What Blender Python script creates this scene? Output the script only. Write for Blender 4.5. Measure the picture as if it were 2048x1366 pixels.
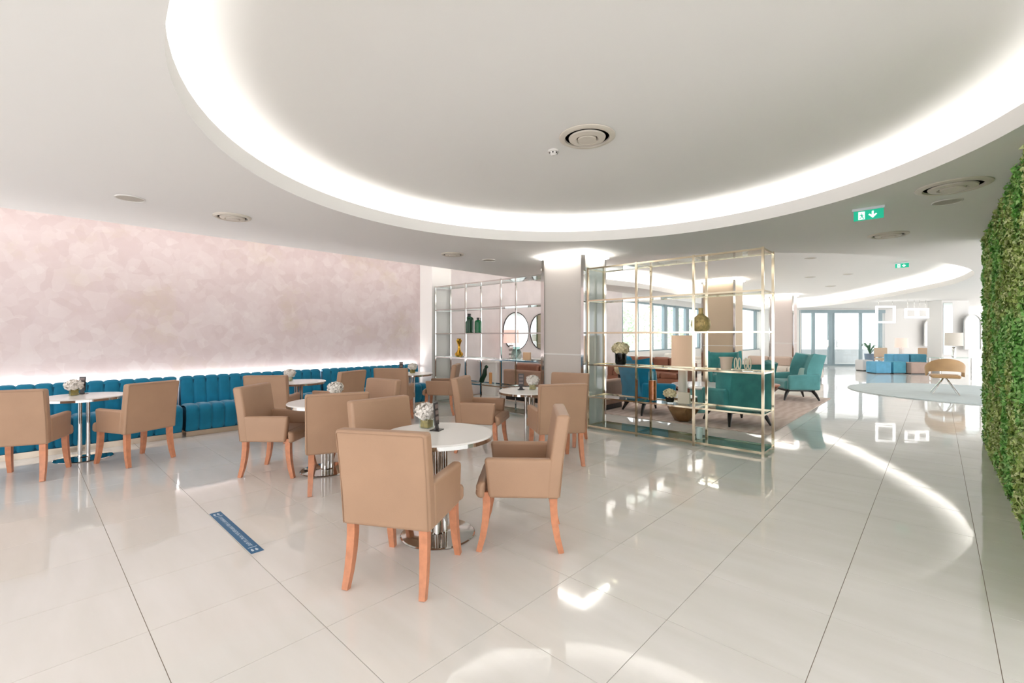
import bpy, bmesh, math, random
import numpy as np
from mathutils import Vector, Matrix
from mathutils.geometry import tessellate_polygon
random.seed(7); rng = np.random.default_rng(7)
PI = math.pi
S = bpy.context.scene
for o in list(bpy.data.objects): bpy.data.objects.remove(o)
C = S.collection

# ---------------------------------------------------------------- camera
YAW = math.atan((1875 - 1024) / 913.0)
cd = bpy.data.cameras.new('camera'); cam = bpy.data.objects.new('camera', cd); C.objects.link(cam)
cd.sensor_width = 36.0; cd.lens = 913.0 / 2048 * 36.0; cd.shift_y = -11.0 / 2048
cd.clip_start = 0.05; cd.clip_end = 200
cam.location = (0, 0, 1.45); cam.rotation_euler = (PI / 2, 0, YAW)
S.camera = cam
FW = Vector((-math.sin(YAW), math.cos(YAW), 0)); RT = Vector((math.cos(YAW), math.sin(YAW), 0))

# ---------------------------------------------------------------- world, exposure
W = bpy.data.worlds.new('world'); S.world = W; W.use_nodes = True
bg = W.node_tree.nodes['Background']
bg.inputs[0].default_value = (0.97, 0.98, 1.0, 1); bg.inputs[1].default_value = 1.6
S.view_settings.view_transform = 'Standard'; S.view_settings.look = 'None'
S.view_settings.gamma = 1.0; S.view_settings.use_curve_mapping = False
S.view_settings.exposure = 0.90
S.cycles.max_bounces = 9; S.cycles.diffuse_bounces = 5; S.cycles.glossy_bounces = 4; S.cycles.transparent_max_bounces = 16; S.cycles.caustics_reflective = False; S.cycles.caustics_refractive = False
COVE = 7.0      # emission of the hidden LED strips

# ---------------------------------------------------------------- materials
MATS = {}
def srgb(c): return tuple(((v / 255) / 12.92 if v / 255 <= 0.04045 else ((v / 255 + 0.055) / 1.055) ** 2.4) for v in c)
def mat(name, col, rough=0.5, metal=0.0, spec=None, bump=None, var=None, sheen=0, coat=0, emit=0, trans=0):
    """col is an sRGB 0-255 triple; bump=(scale,strength); var=(scale,amount)"""
    if name in MATS: return MATS[name]
    m = bpy.data.materials.new(name); m.use_nodes = True; MATS[name] = m
    nt = m.node_tree; b = nt.nodes['Principled BSDF']; L = nt.links
    c = srgb(col)
    b.inputs['Base Color'].default_value = (*c, 1); b.inputs['Roughness'].default_value = rough
    b.inputs['Metallic'].default_value = metal
    if spec is not None: b.inputs['Specular IOR Level'].default_value = spec
    if sheen: b.inputs['Sheen Weight'].default_value = sheen; b.inputs['Sheen Roughness'].default_value = 0.4
    if coat: b.inputs['Coat Weight'].default_value = coat
    if trans: b.inputs['Transmission Weight'].default_value = trans
    if emit:
        b.inputs['Emission Color'].default_value = (*c, 1); b.inputs['Emission Strength'].default_value = emit
    tc = None
    if bump or var: tc = nt.nodes.new('ShaderNodeTexCoord')
    if bump:
        n = nt.nodes.new('ShaderNodeTexNoise'); n.inputs['Scale'].default_value = bump[0]; n.inputs['Detail'].default_value = 3
        bp = nt.nodes.new('ShaderNodeBump'); bp.inputs['Strength'].default_value = bump[1]; bp.inputs['Distance'].default_value = 0.01
        L.new(tc.outputs['Object'], n.inputs['Vector']); L.new(n.outputs['Fac'], bp.inputs['Height']); L.new(bp.outputs['Normal'], b.inputs['Normal'])
    if var:
        n = nt.nodes.new('ShaderNodeTexNoise'); n.inputs['Scale'].default_value = var[0]; n.inputs['Detail'].default_value = 4
        r = nt.nodes.new('ShaderNodeValToRGB')
        r.color_ramp.elements[0].position = 0.35; r.color_ramp.elements[1].position = 0.68
        r.color_ramp.elements[0].color = (*[v * (1 - var[1]) for v in c], 1); r.color_ramp.elements[1].color = (*[min(1, v * (1 + var[1])) for v in c], 1)
        L.new(tc.outputs['Object'], n.inputs['Vector']); L.new(n.outputs['Fac'], r.inputs['Fac']); L.new(r.outputs['Color'], b.inputs['Base Color'])
    return m
def emitter(name, col, strength):
    if name in MATS: return MATS[name]
    m = bpy.data.materials.new(name); m.use_nodes = True; MATS[name] = m
    nt = m.node_tree; nt.nodes.clear()
    e = nt.nodes.new('ShaderNodeEmission'); e.inputs[0].default_value = (*srgb(col), 1); e.inputs[1].default_value = strength
    o = nt.nodes.new('ShaderNodeOutputMaterial'); nt.links.new(e.outputs[0], o.inputs[0]); return m
def glass(name, tint, gloss=0.06):
    """thin clear pane: tinted transparency with a Fresnel mirror coat"""
    m = bpy.data.materials.new(name); m.use_nodes = True; MATS[name] = m
    nt = m.node_tree; nt.nodes.clear(); L = nt.links
    t = nt.nodes.new('ShaderNodeBsdfTransparent'); t.inputs[0].default_value = (*tint, 1)
    g = nt.nodes.new('ShaderNodeBsdfGlossy'); g.inputs['Roughness'].default_value = 0.02
    lw = nt.nodes.new('ShaderNodeLayerWeight')
    f = nt.nodes.new('ShaderNodeMath'); f.operation = 'POWER'; f.inputs[1].default_value = 4.5; L.new(lw.outputs['Facing'], f.inputs[0])
    a = nt.nodes.new('ShaderNodeMath'); a.operation = 'MULTIPLY_ADD'; a.inputs[1].default_value = 0.6; a.inputs[2].default_value = 0.02 + gloss; a.use_clamp = True
    mx = nt.nodes.new('ShaderNodeMixShader'); o = nt.nodes.new('ShaderNodeOutputMaterial')
    L.new(f.outputs[0], a.inputs[0]); L.new(a.outputs[0], mx.inputs[0]); L.new(t.outputs[0], mx.inputs[1]); L.new(g.outputs[0], mx.inputs[2]); L.new(mx.outputs[0], o.inputs[0])
    return m
M_CEIL = mat('ceiling_paint', (245, 244, 242), 0.85)
M_WHITE = mat('white_paint', (238, 236, 233), 0.7)
M_COL = mat('column_paint', (214, 207, 200), 0.6)
M_COLB = mat('beige_column', (206, 186, 160), 0.6)
M_COLP = mat('rose_column', (214, 200, 194), 0.6)
M_CHROME = mat('chrome', (212, 211, 208), 0.07, 1.0)
M_NICKEL = mat('champagne_metal', (206, 193, 168), 0.10, 1.0)
M_LEATHER = mat('tan_leather', (182, 147, 120), 0.42, 0, 0.4, bump=(260, 0.10), var=(3, 0.05))
M_LEG = mat('orange_wood', (208, 140, 104), 0.35, 0, 0.5, var=(18, 0.12))
M_TEAL = mat('teal_velvet', (12, 124, 160), 0.6, 0, 0.25, bump=(70, 0.04), var=(5, 0.14), sheen=0.6)
M_TEALG = mat('green_teal_velvet', (70, 152, 152), 0.6, 0, 0.25, var=(5, 0.14), sheen=0.5)
M_TEALB = mat('blue_teal_velvet', (10, 130, 170), 0.6, 0, 0.25, var=(5, 0.14), sheen=0.5)
M_TEALP = mat('pale_teal_velvet', (100, 168, 170), 0.6, 0, 0.25, var=(5, 0.10), sheen=0.5)
M_DARKW = mat('black_wood', (30, 24, 22), 0.35)
M_TOP = mat('white_laminate', (240, 237, 233), 0.25)
M_BLACK = mat('black_plastic', (34, 28, 28), 0.3)
M_PETAL = mat('white_petals', (244, 238, 230), 0.7, var=(40, 0.05))
M_CREAM = mat('cream_petals', (240, 228, 190), 0.7, var=(40, 0.06))
M_GOLD = mat('gold_metal', (222, 168, 64), 0.22, 1.0)
M_MOSS = mat('gold_moss', (172, 142, 72), 0.6, bump=(60, 0.6), var=(40, 0.25))
M_BROWN = mat('brown_leather', (156, 104, 82), 0.42, 0, 0.45, var=(4, 0.12))
M_TAUPE = mat('taupe_leather', (172, 138, 118), 0.45, 0, 0.4, var=(4, 0.08))
M_IVORY = mat('ivory_fabric', (228, 220, 210), 0.8, var=(10, 0.04))
M_GLASS = glass('clear_glass', (0.94, 0.985, 0.97), 0.02)
M_GLASSG = glass('green_edge_glass', (0.86, 0.95, 0.92), 0.06)
M_WINGLASS = glass('window_glass', (0.97, 0.99, 0.99), 0.0)
M_MIRROR = mat('mirror', (225, 235, 235), 0.02, 1.0)
M_FRAMEG = mat('grey_frame', (150, 168, 174), 0.4, 0.2)
M_LED = emitter('led_strip', (255, 252, 248), COVE)

def floor_tile_material():
    m = bpy.data.materials.new('polished_tile'); m.use_nodes = True
    nt = m.node_tree; b = nt.nodes['Principled BSDF']; L = nt.links
    b.inputs['Roughness'].default_value = 0.045; b.inputs['Specular IOR Level'].default_value = 0.62
    tc = nt.nodes.new('ShaderNodeNewGeometry')
    mp = nt.nodes.new('ShaderNodeMapping'); mp.inputs['Scale'].default_value = (1.0, 5.0, 1)
    n = nt.nodes.new('ShaderNodeTexNoise'); n.inputs['Scale'].default_value = 1.3; n.inputs['Detail'].default_value = 4
    r = nt.nodes.new('ShaderNodeValToRGB')
    r.color_ramp.elements[0].position = 0.3; r.color_ramp.elements[1].position = 0.7
    r.color_ramp.elements[0].color = (*srgb((236, 233, 227)), 1); r.color_ramp.elements[1].color = (*srgb((243, 240, 236)), 1)
    L.new(tc.outputs['Position'], mp.inputs['Vector']); L.new(mp.outputs[0], n.inputs['Vector']); L.new(n.outputs['Fac'], r.inputs['Fac']); L.new(r.outputs[0], b.inputs['Base Color'])
    n2 = nt.nodes.new('ShaderNodeTexNoise'); n2.inputs['Scale'].default_value = 3.5; n2.inputs['Detail'].default_value = 1
    bp = nt.nodes.new('ShaderNodeBump'); bp.inputs['Strength'].default_value = 0.05; bp.inputs['Distance'].default_value = 0.01
    L.new(tc.outputs['Position'], n2.inputs['Vector']); L.new(n2.outputs['Fac'], bp.inputs['Height']); L.new(bp.outputs[0], b.inputs['Normal'])
    return m
M_TILE = floor_tile_material()
M_GROUT = mat('grout', (150, 128, 108), 0.9)

def wallpaper_material():
    m = bpy.data.materials.new('petal_wallpaper'); m.use_nodes = True
    nt = m.node_tree; b = nt.nodes['Principled BSDF']; L = nt.links
    b.inputs['Roughness'].default_value = 0.6
    g = nt.nodes.new('ShaderNodeNewGeometry')
    sep = nt.nodes.new('ShaderNodeSeparateXYZ'); cmb = nt.nodes.new('ShaderNodeCombineXYZ')
    L.new(g.outputs['Position'], sep.inputs[0]); L.new(sep.outputs['Y'], cmb.inputs['X']); L.new(sep.outputs['Z'], cmb.inputs['Y'])
    def ramp(stops):
        r = nt.nodes.new('ShaderNodeValToRGB'); e = r.color_ramp.elements
        while len(e) < len(stops): e.new(0.5)
        for q, (p, c) in zip(e, stops): q.position = p; q.color = (*srgb(c), 1)
        return r
    n0 = nt.nodes.new('ShaderNodeTexNoise'); n0.inputs['Scale'].default_value = 0.85; n0.inputs['Detail'].default_value = 5; n0.inputs['Roughness'].default_value = 0.65
    L.new(cmb.outputs[0], n0.inputs['Vector'])
    base = ramp([(0.30, (208, 193, 176)), (0.45, (212, 196, 195)), (0.6, (217, 203, 203)), (0.75, (227, 217, 215))])
    L.new(n0.outputs['Fac'], base.inputs['Fac'])
    warp = nt.nodes.new('ShaderNodeTexNoise'); warp.inputs['Scale'].default_value = 4; L.new(cmb.outputs[0], warp.inputs['Vector'])
    add = nt.nodes.new('ShaderNodeMixRGB'); add.blend_type = 'ADD'; add.inputs[0].default_value = 0.12
    L.new(cmb.outputs[0], add.inputs[1]); L.new(warp.outputs['Color'], add.inputs[2])
    prev = base.outputs[0]
    for sc, amt in ((5.0, 0.20), (9.0, 0.15)):
        v = nt.nodes.new('ShaderNodeTexVoronoi'); v.inputs['Scale'].default_value = sc
        L.new(add.outputs[0], v.inputs['Vector'])
        hs = nt.nodes.new('ShaderNodeSeparateColor'); L.new(v.outputs['Color'], hs.inputs[0])
        rr = ramp([(0.2, (204, 187, 186)), (0.55, (219, 206, 205)), (0.9, (238, 233, 230))]); L.new(hs.outputs[0], rr.inputs['Fac'])
        mx = nt.nodes.new('ShaderNodeMixRGB'); mx.inputs[0].default_value = amt
        L.new(prev, mx.inputs[1]); L.new(rr.outputs[0], mx.inputs[2]); prev = mx.outputs[0]
    L.new(prev, b.inputs['Base Color'])
    return m
M_PAPER = wallpaper_material()

def hedge_material():
    m = bpy.data.materials.new('boxwood_leaves'); m.use_nodes = True
    nt = m.node_tree; b = nt.nodes['Principled BSDF']; L = nt.links
    b.inputs['Roughness'].default_value = 0.45
    g = nt.nodes.new('ShaderNodeNewGeometry')
    sep = nt.nodes.new('ShaderNodeSeparateXYZ'); cmb = nt.nodes.new('ShaderNodeCombineXYZ')
    L.new(g.outputs['Position'], sep.inputs[0]); L.new(sep.outputs['Y'], cmb.inputs['X']); L.new(sep.outputs['Z'], cmb.inputs['Y'])
    n = nt.nodes.new('ShaderNodeTexNoise'); n.inputs['Scale'].default_value = 1.5; n.inputs['Detail'].default_value = 2
    mp = nt.nodes.new('ShaderNodeMapping'); mp.inputs['Scale'].default_value = (1.3, 0.8, 1); L.new(cmb.outputs[0], mp.inputs[0]); L.new(mp.outputs[0], n.inputs['Vector'])
    def ramp(stops):
        r = nt.nodes.new('ShaderNodeValToRGB'); e = r.color_ramp.elements
        while len(e) < len(stops): e.new(0.5)
        for q, (p, c) in zip(e, stops): q.position = p; q.color = (*srgb(c), 1)
        return r
    ra = ramp([(0.0, (126, 158, 66)), (0.5, (188, 210, 118)), (1.0, (234, 240, 184))])
    rb = ramp([(0.0, (94, 164, 70)), (0.5, (140, 206, 104)), (1.0, (186, 230, 148))])
    L.new(g.outputs['Random Per Island'], ra.inputs['Fac']); L.new(g.outputs['Random Per Island'], rb.inputs['Fac'])
    st = ramp([(0.47, (0, 0, 0)), (0.56, (255, 255, 255))]); L.new(n.outputs['Fac'], st.inputs['Fac'])
    mx = nt.nodes.new('ShaderNodeMixRGB'); L.new(st.outputs[0], mx.inputs[0]); L.new(ra.outputs[0], mx.inputs[1]); L.new(rb.outputs[0], mx.inputs[2])
    L.new(mx.outputs[0], b.inputs['Base Color'])
    return m
M_HEDGE = hedge_material()
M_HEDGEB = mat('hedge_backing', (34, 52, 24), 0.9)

# ---------------------------------------------------------------- mesh helpers
class MB:
    def __init__(s): s.v = []; s.f = []
    def add(s, vs, fs):
        n = len(s.v); s.v += [tuple(p) for p in vs]; s.f += [tuple(i + n for i in f) for f in fs]; return s
    def box(s, x0, x1, y0, y1, z0, z1):
        return s.add([(x0, y0, z0), (x1, y0, z0), (x1, y1, z0), (x0, y1, z0), (x0, y0, z1), (x1, y0, z1), (x1, y1, z1), (x0, y1, z1)],
                     [(0, 3, 2, 1), (4, 5, 6, 7), (0, 1, 5, 4), (1, 2, 6, 5), (2, 3, 7, 6), (3, 0, 4, 7)])
    def lathe(s, prof, n=24, c=(0, 0, 0), cap=True):
        vs, fs = [], []
        for r, z in prof:
            for k in range(n):
                a = 2 * PI * k / n; vs.append((c[0] + r * math.cos(a), c[1] + r * math.sin(a), c[2] + z))
        for i in range(len(prof) - 1):
            for k in range(n):
                k2 = (k + 1) % n; fs.append((i * n + k, i * n + k2, (i + 1) * n + k2, (i + 1) * n + k))
        if cap:
            if prof[0][0] > 1e-4: fs.append(tuple(range(n - 1, -1, -1)))
            if prof[-1][0] > 1e-4: fs.append(tuple((len(prof) - 1) * n + k for k in range(n)))
        return s.add(vs, fs)
    def tube(s, pts, rads, n=8, cap=True, square=None):
        """sweep a ring (or a square section) along pts"""
        pts = [Vector(p) for p in pts]
        if not hasattr(rads, '__len__'): rads = [rads] * len(pts)
        vs, fs = [], []; ref = None
        for i, p in enumerate(pts):
            t = (pts[min(i + 1, len(pts) - 1)] - pts[max(i - 1, 0)]).normalized()
            if ref is None: ref = Vector((1, 0, 0)) if abs(t.x) < 0.8 else Vector((0, 1, 0))
            u = (ref - t * ref.dot(t)).normalized(); w = t.cross(u); ref = u
            for k in range(n):
                a = 2 * PI * (k + (0.5 if square else 0)) / n; q = math.sqrt(2) if square else 1
                vs.append(p + (u * math.cos(a) + w * math.sin(a)) * rads[i] * q)
        for i in range(len(pts) - 1):
            for k in range(n):
                k2 = (k + 1) % n; fs.append((i * n + k, i * n + k2, (i + 1) * n + k2, (i + 1) * n + k))
        if cap: fs.append(tuple(range(n - 1, -1, -1))); fs.append(tuple((len(pts) - 1) * n + k for k in range(n)))
        return s.add(vs, fs)
    def prism(s, poly, z0, z1):
        n = len(poly)
        vs = [(x, y, z0) for x, y in poly] + [(x, y, z1) for x, y in poly]
        fs = [tuple(range(n - 1, -1, -1)), tuple(range(n, 2 * n))] + [(i, (i + 1) % n, n + (i + 1) % n, n + i) for i in range(n)]
        return s.add(vs, fs)
    def mesh(s, name, m, smooth=38):
        me = bpy.data.meshes.new(name); me.from_pydata(s.v, [], s.f); me.update()
        me.materials.append(m)
        if smooth:
            me.polygons.foreach_set('use_smooth', [True] * len(me.polygons))
            me.set_sharp_from_angle(angle=math.radians(smooth))
        return me
def finish_normals(me):
    """area-weighted vertex normals so that big flats of a rounded box stay flat"""
    N = np.zeros((len(me.vertices), 3))
    for p in me.polygons:
        for i in p.vertices: N[i] += np.array(p.normal) * p.area
    N /= np.maximum(np.linalg.norm(N, axis=1, keepdims=True), 1e-9)
    me.polygons.foreach_set('use_smooth', [True] * len(me.polygons))
    me.normals_split_custom_set_from_vertices([tuple(n) for n in N])
def rbox_mesh(name, m, boxes, bev=0.02, seg=3, fn=None, cuts=0):
    """rounded boxes; fn deforms each vertex"""
    bm = bmesh.new()
    for (x0, x1, y0, y1, z0, z1) in boxes:
        b2 = bmesh.new()
        bmesh.ops.create_cube(b2, size=1)
        for v in b2.verts: v.co = Vector(((x0 + x1) / 2 + v.co.x * (x1 - x0), (y0 + y1) / 2 + v.co.y * (y1 - y0), (z0 + z1) / 2 + v.co.z * (z1 - z0)))
        bb = min(bev, 0.48 * min(x1 - x0, y1 - y0, z1 - z0))
        bmesh.ops.bevel(b2, geom=list(b2.edges), offset=bb, segments=seg, profile=0.5, affect='EDGES')
        if cuts: bmesh.ops.subdivide_edges(b2, edges=[e for e in b2.edges if e.calc_length() > 0.09], cuts=cuts, use_grid_fill=True)
        tmp = bpy.data.meshes.new('t'); b2.to_mesh(tmp); bm.from_mesh(tmp); bpy.data.meshes.remove(tmp); b2.free()
    if fn:
        for v in bm.verts: v.co = Vector(fn(v.co.x, v.co.y, v.co.z))
    bm.normal_update()
    me = bpy.data.meshes.new(name); bm.to_mesh(me); bm.free(); me.materials.append(m); finish_normals(me)
    return me
def obj(name, me, parent=None, loc=None, rot=None):
    o = bpy.data.objects.new(name, me); C.objects.link(o)
    if parent is not None: o.parent = parent
    if loc: o.location = loc
    if rot: o.rotation_euler = rot
    return o
def thing(name, label, cat, loc=(0, 0, 0), rz=0, group=None):
    o = bpy.data.objects.new(name, None); C.objects.link(o); o.empty_display_size = 0.1
    o.location = loc; o.rotation_euler = (0, 0, rz)
    return tag(o, label, cat, group)
def tag(o, label, cat, group=None):
    o['label'] = label; o['category'] = cat
    if group: o['group'] = group
    return o
def struct(o, label=None):
    o['kind'] = 'structure'
    if label: o['label'] = label
    return o
def dup(root, loc, rz, label, group=None):
    r = root.copy(); C.objects.link(r); r.location = loc; r.rotation_euler = (0, 0, rz); r['label'] = label
    if group: r['group'] = group
    for ch in root.children:
        c = ch.copy(); C.objects.link(c); c.parent = r
        for g in ch.children:
            d = g.copy(); C.objects.link(d); d.parent = c
    return r
def heading(fx, fy): return math.atan2(-fx, fy)     # local +Y -> world (fx, fy)

def leaf_cloud(name, m, pts, nrm, size, spread=0.6, aspect=0.6):
    """many small folded leaves at pts, roughly facing nrm"""
    n = len(pts); pts = np.asarray(pts); nrm = np.asarray(nrm)
    d = nrm + rng.normal(0, spread, (n, 3)); d /= np.linalg.norm(d, axis=1, keepdims=True)
    a = rng.normal(0, 1, (n, 3)); u = np.cross(d, a); u /= np.linalg.norm(u, axis=1, keepdims=True); w = np.cross(d, u)
    s = size * rng.uniform(0.7, 1.25, (n, 1))
    P = np.stack([pts - u * s, pts + w * s * aspect + d * s * 0.25, pts + u * s, pts - w * s * aspect + d * s * 0.25], 1).reshape(-1, 3)
    me = bpy.data.meshes.new(name)
    me.vertices.add(4 * n); me.vertices.foreach_set('co', P.ravel())
    idx = np.arange(4 * n).reshape(n, 4)
    tri = np.concatenate([idx[:, [0, 1, 2]], idx[:, [0, 2, 3]]], 0)
    me.loops.add(tri.size); me.loops.foreach_set('vertex_index', tri.ravel())
    me.polygons.add(len(tri)); me.polygons.foreach_set('loop_start', np.arange(0, tri.size, 3))
    me.update(calc_edges=True); me.validate(); me.materials.append(m)
    return me

# ================================================================ THE SETTING
CH = 2.80            # ceiling height
# ---- floor: grout bed + one object per tile
TS = 0.607; TX0, TY0 = -3.44, 0.425
fl = struct(obj('floor', MB().box(-8.6, 7.0, -6.0, 32.0, -0.10, -0.004).mesh('floor', M_GROUT, 0)), 'polished cream square floor tiles with thin dark joints')
tile_me = rbox_mesh('tile', M_TILE, [(-TS / 2 + 0.0013, TS / 2 - 0.0013, -TS / 2 + 0.0013, TS / 2 - 0.0013, -0.012, 0.0)], 0.0008, 1)
cells = []
for i in range(-9, 18):
    for j in range(-11, 53):
        x = TX0 + (i + 0.5) * TS; y = TY0 + (j + 0.5) * TS
        if x < -8.5 or x > 6.9 or y < -5.9 or y > 31.9: continue
        d = x * FW.x + y * FW.y; l = x * RT.x + y * RT.y
        vis = d > 0.9 and abs(l) < d * 1.122 + 0.6
        if vis and x > 0.6 and y > 3.4: vis = False
        cells.append((0 if vis else 1, d if vis else abs(d) + 50, x, y))
cells.sort()
for k, (q, d, x, y) in enumerate(cells[:300]): obj('tile', tile_me, fl, (x, y, 0))
tb = MB(); h2 = TS / 2 - 0.0013
for q, d, x, y in cells[300:]: tb.box(x - h2, x + h2, y - h2, y + h2, -0.012, 0)
tf = obj('tile_field', tb.mesh('tile_field', M_TILE, 0), fl); tf['kind'] = 'stuff'

# ---- ceiling slab with a round recess, a long oval recess and three column slots
D1 = (-2.10, 3.17, 2.77)
def circ(cx, cy, r, n=96): return [(cx + r * math.cos(2 * PI * k / n), cy + r * math.sin(2 * PI * k / n)) for k in range(n)]
def spline(pts, per=8):
    n = len(pts); out = []
    for i in range(n):
        p0, p1, p2, p3 = [Vector(pts[(i + k - 1) % n]) for k in range(4)]
        for j in range(per):
            t = j / per
            q = 0.5 * ((2 * p1) + (p2 - p0) * t + (2 * p0 - 5 * p1 + 4 * p2 - p3) * t * t + (3 * p1 - p0 - 3 * p2 + p3) * t ** 3)
            out.append((q.x, q.y))
    return out
OV = spline([(-5.6, 6.95), (-3.6, 7.15), (-1.87, 8.4), (-1.05, 9.29), (-0.47, 10.23), (0.03, 11.42), (0.40, 12.67), (0.57, 13.8), (0.55, 14.91), (0.24, 16.74), (-0.55, 18.8), (-1.55, 21.0), (-2.75, 23.2), (-4.0, 24.8), (-5.2, 25.2), (-6.0, 23.6), (-6.2, 18.0), (-6.15, 12.2), (-6.23, 11.2), (-6.36, 10.27), (-6.4, 8.4)])
def area(p): return sum(p[i][0] * p[(i + 1) % len(p)][1] - p[(i + 1) % len(p)][0] * p[i][1] for i in range(len(p)))
if area(OV) < 0: OV.reverse()
def offset(poly, o):
    n = len(poly); out = []
    for i in range(n):
        a, b = Vector(poly[i - 1]), Vector(poly[(i + 1) % n]); t = (b - a).normalized()
        out.append((poly[i][0] + t.y * o, poly[i][1] - t.x * o))
    return out
def sheet(outer, holes, z, down=True):
    loops = [[Vector((x, y, z)) for x, y in p] for p in [outer] + holes]
    tris = tessellate_polygon(loops); vs = [v for lp in loops for v in lp]
    fs = []
    for t in tris:
        a, b, c = [vs[i] for i in t]
        nz = (b - a).cross(c - a).z
        fs.append(tuple(t) if (nz < 0) == down else tuple(reversed(t)))
    return vs, fs
EDGE = -7.17
outer = [(EDGE, -6.0), (7.0, -6.0), (7.0, 32.0), (EDGE, 32.0)]
c1 = circ(*D1)
mb = MB(); mb.add(*sheet(outer, [c1, OV], CH)); mb.add(*sheet(outer, [offset(c1, 0.02), offset(OV, 0.02)], CH + 0.05, False))
ceil = struct(obj('ceiling', mb.mesh('ceiling', M_CEIL, 0)), 'pale suspended ceiling with round and oval lit recesses')
def wallband(poly, z0, z1, mb=None, flip=False):
    mb = mb or MB(); n = len(poly)
    vs = [(x, y, z0) for x, y in poly] + [(x, y, z1) for x, y in poly]
    fs = [(i, (i + 1) % n, n + (i + 1) % n, n + i) for i in range(n)]
    if flip: fs = [tuple(reversed(f)) for f in fs]
    return mb.add(vs, fs)
def recess(poly, lip, top, back, nm, led):
    b = MB(); wallband(poly, CH, CH + lip, b, True); o2 = offset(poly, 0.025); wallband(o2, CH + 0.05, CH + lip, b)
    n = len(poly); b.add([(x, y, CH + lip) for x, y in poly] + [(x, y, CH + lip) for x, y in o2], [(i, (i + 1) % n, n + (i + 1) % n, n + i) for i in range(n)])
    obj('cove_lip', b.mesh(nm + '_lip', M_WHITE, 30), ceil)
    far = offset(poly, back)
    t = MB(); wallband(far, CH + 0.04, top, t, True); t.add(*sheet(far, [], top)); t.add(*sheet(far, [offset(poly, 0.02)], CH + 0.045, False))
    obj('recess_panel', t.mesh(nm + '_panel', M_CEIL, 30), ceil)
    s0, s1 = offset(poly, back * 0.45), offset(poly, back * 0.65); e = MB()
    e.add([(x, y, CH + 0.07) for x, y in s0] + [(x, y, CH + 0.07) for x, y in s1], [(i, (i + 1) % n, n + (i + 1) % n, n + i) for i in range(n)])
    return obj('cove_light', e.mesh(nm + '_led', led, 0))
tag(recess(c1, 0.14, 3.14, 0.30, 'round', M_LED), 'glowing light strip around the large round ceiling recess', 'light', 'cove lights')
tag(recess(OV, 0.14, 3.22, 0.30, 'oval', emitter('led_oval', (255, 252, 248), 11.0)), 'glowing light strip around the oval ceiling recess over the lounge', 'light', 'cove lights')
# raised cove along the papered wall
b = MB(); b.box(EDGE - 0.02, EDGE, -6, 27, CH - 0.001, CH + 0.12); b.box(-8.6, EDGE + 0.3, -6, 27, 3.45, 3.5); b.box(EDGE + 0.28, EDGE + 0.32, -6, 27, CH + 0.05, 3.46)
obj('wall_cove', b.mesh('wall_cove', M_CEIL, 0), ceil)
e = MB().add([(EDGE + 0.06, -5.5, CH + 0.08), (EDGE + 0.14, -5.5, CH + 0.08), (EDGE + 0.14, 14.8, CH + 0.08), (EDGE + 0.06, 14.8, CH + 0.08)], [(0, 1, 2, 3)])
tag(obj('cove_light', e.mesh('wall_led', emitter('led_wall', (255, 248, 244), 9.0), 0)), 'light strip hidden in the ceiling edge above the pink wall', 'light', 'cove lights')
# ---- papered wall and pilaster
wl = struct(obj('wall_left', MB().box(-8.6, -8.4, -6.0, 6.3, 0, 3.5).mesh('wall_left', M_PAPER, 0)), 'dusty pink petal patterned wallpaper wall')
struct(obj('wall_lounge', MB().box(-8.6, -8.4, 6.3, 14.9, 0, 3.5).mesh('wall_lounge', mat('lilac_wallpaper', (226, 219, 219), 0.6, var=(2.5, 0.05)), 0)), 'pale lilac papered wall behind the lounge')
pl = struct(obj('trim_1', MB().box(-8.41, -7.97, 6.02, 6.55, 0, 3.46).mesh('pilaster', M_WHITE, 0)), 'white pilaster at the end of the teal bench')
# ---- window wall behind the lounge, return, second window
def window_run(nm, loc, rz, L, z0, z1, posts, top, label, wallm=M_WHITE):
    r = struct(bpy.data.objects.new(nm, None), label); C.objects.link(r); r.location = loc; r.rotation_euler = (0, 0, rz)
    b = MB(); b.box(0, L, 0, 0.2, 0, z0); b.box(0, L, 0, 0.2, z1, top)
    obj('wall_panel', b.mesh('wall_panel', wallm, 0), r)
    f = MB(); f.box(0, L, 0.04, 0.12, z1 - 0.08, z1); f.box(0, L, 0.04, 0.12, z0, z0 + 0.05); obj('window_frame', f.mesh('window_frame', M_FRAMEG, 0), r)
    for a, w in posts: obj('mullion', MB().box(a - w / 2, a + w / 2, 0.02, 0.14, z0, z1).mesh('mullion', M_FRAMEG, 0), r)
    ps = [0] + [a for a, w in posts] + [L]
    for a, c in zip(ps, ps[1:]):
        if c - a > 0.1: obj('pane', MB().box(a, c, 0.075, 0.085, z0 + 0.05, z1 - 0.08).mesh('pane', M_WINGLASS, 0), r)
    return r
window_run('window_1', (-8.4, 14.9, 0), PI / 2, 7.6, 0.85, 2.78, [(0.05, 0.1), (1.25, 0.06), (2.5, 0.08), (3.7, 0.30), (4.85, 0.34), (6.0, 0.34), (7.5, 0.2)], 3.5, 'tall windows with grey frames behind the lounge')
b = MB().box(-8.4, -6.7, 22.5, 22.7, 0, 3.5); struct(obj('wall_back', b.mesh('wall_back', M_WHITE, 0)))
window_run('window_2', (-6.7, 22.5, 0), PI / 2, 3.5, 0.75, 2.78, [(0.5, 0.28), (2.9, 0.22)], 3.5, 'window with grey side frames and pale foliage outside')
struct(obj('wall_far', MB().box(-6.9, -4.9, 26.0, 26.2, 0, 3.5).mesh('wall_far', M_WHITE, 0)))
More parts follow.
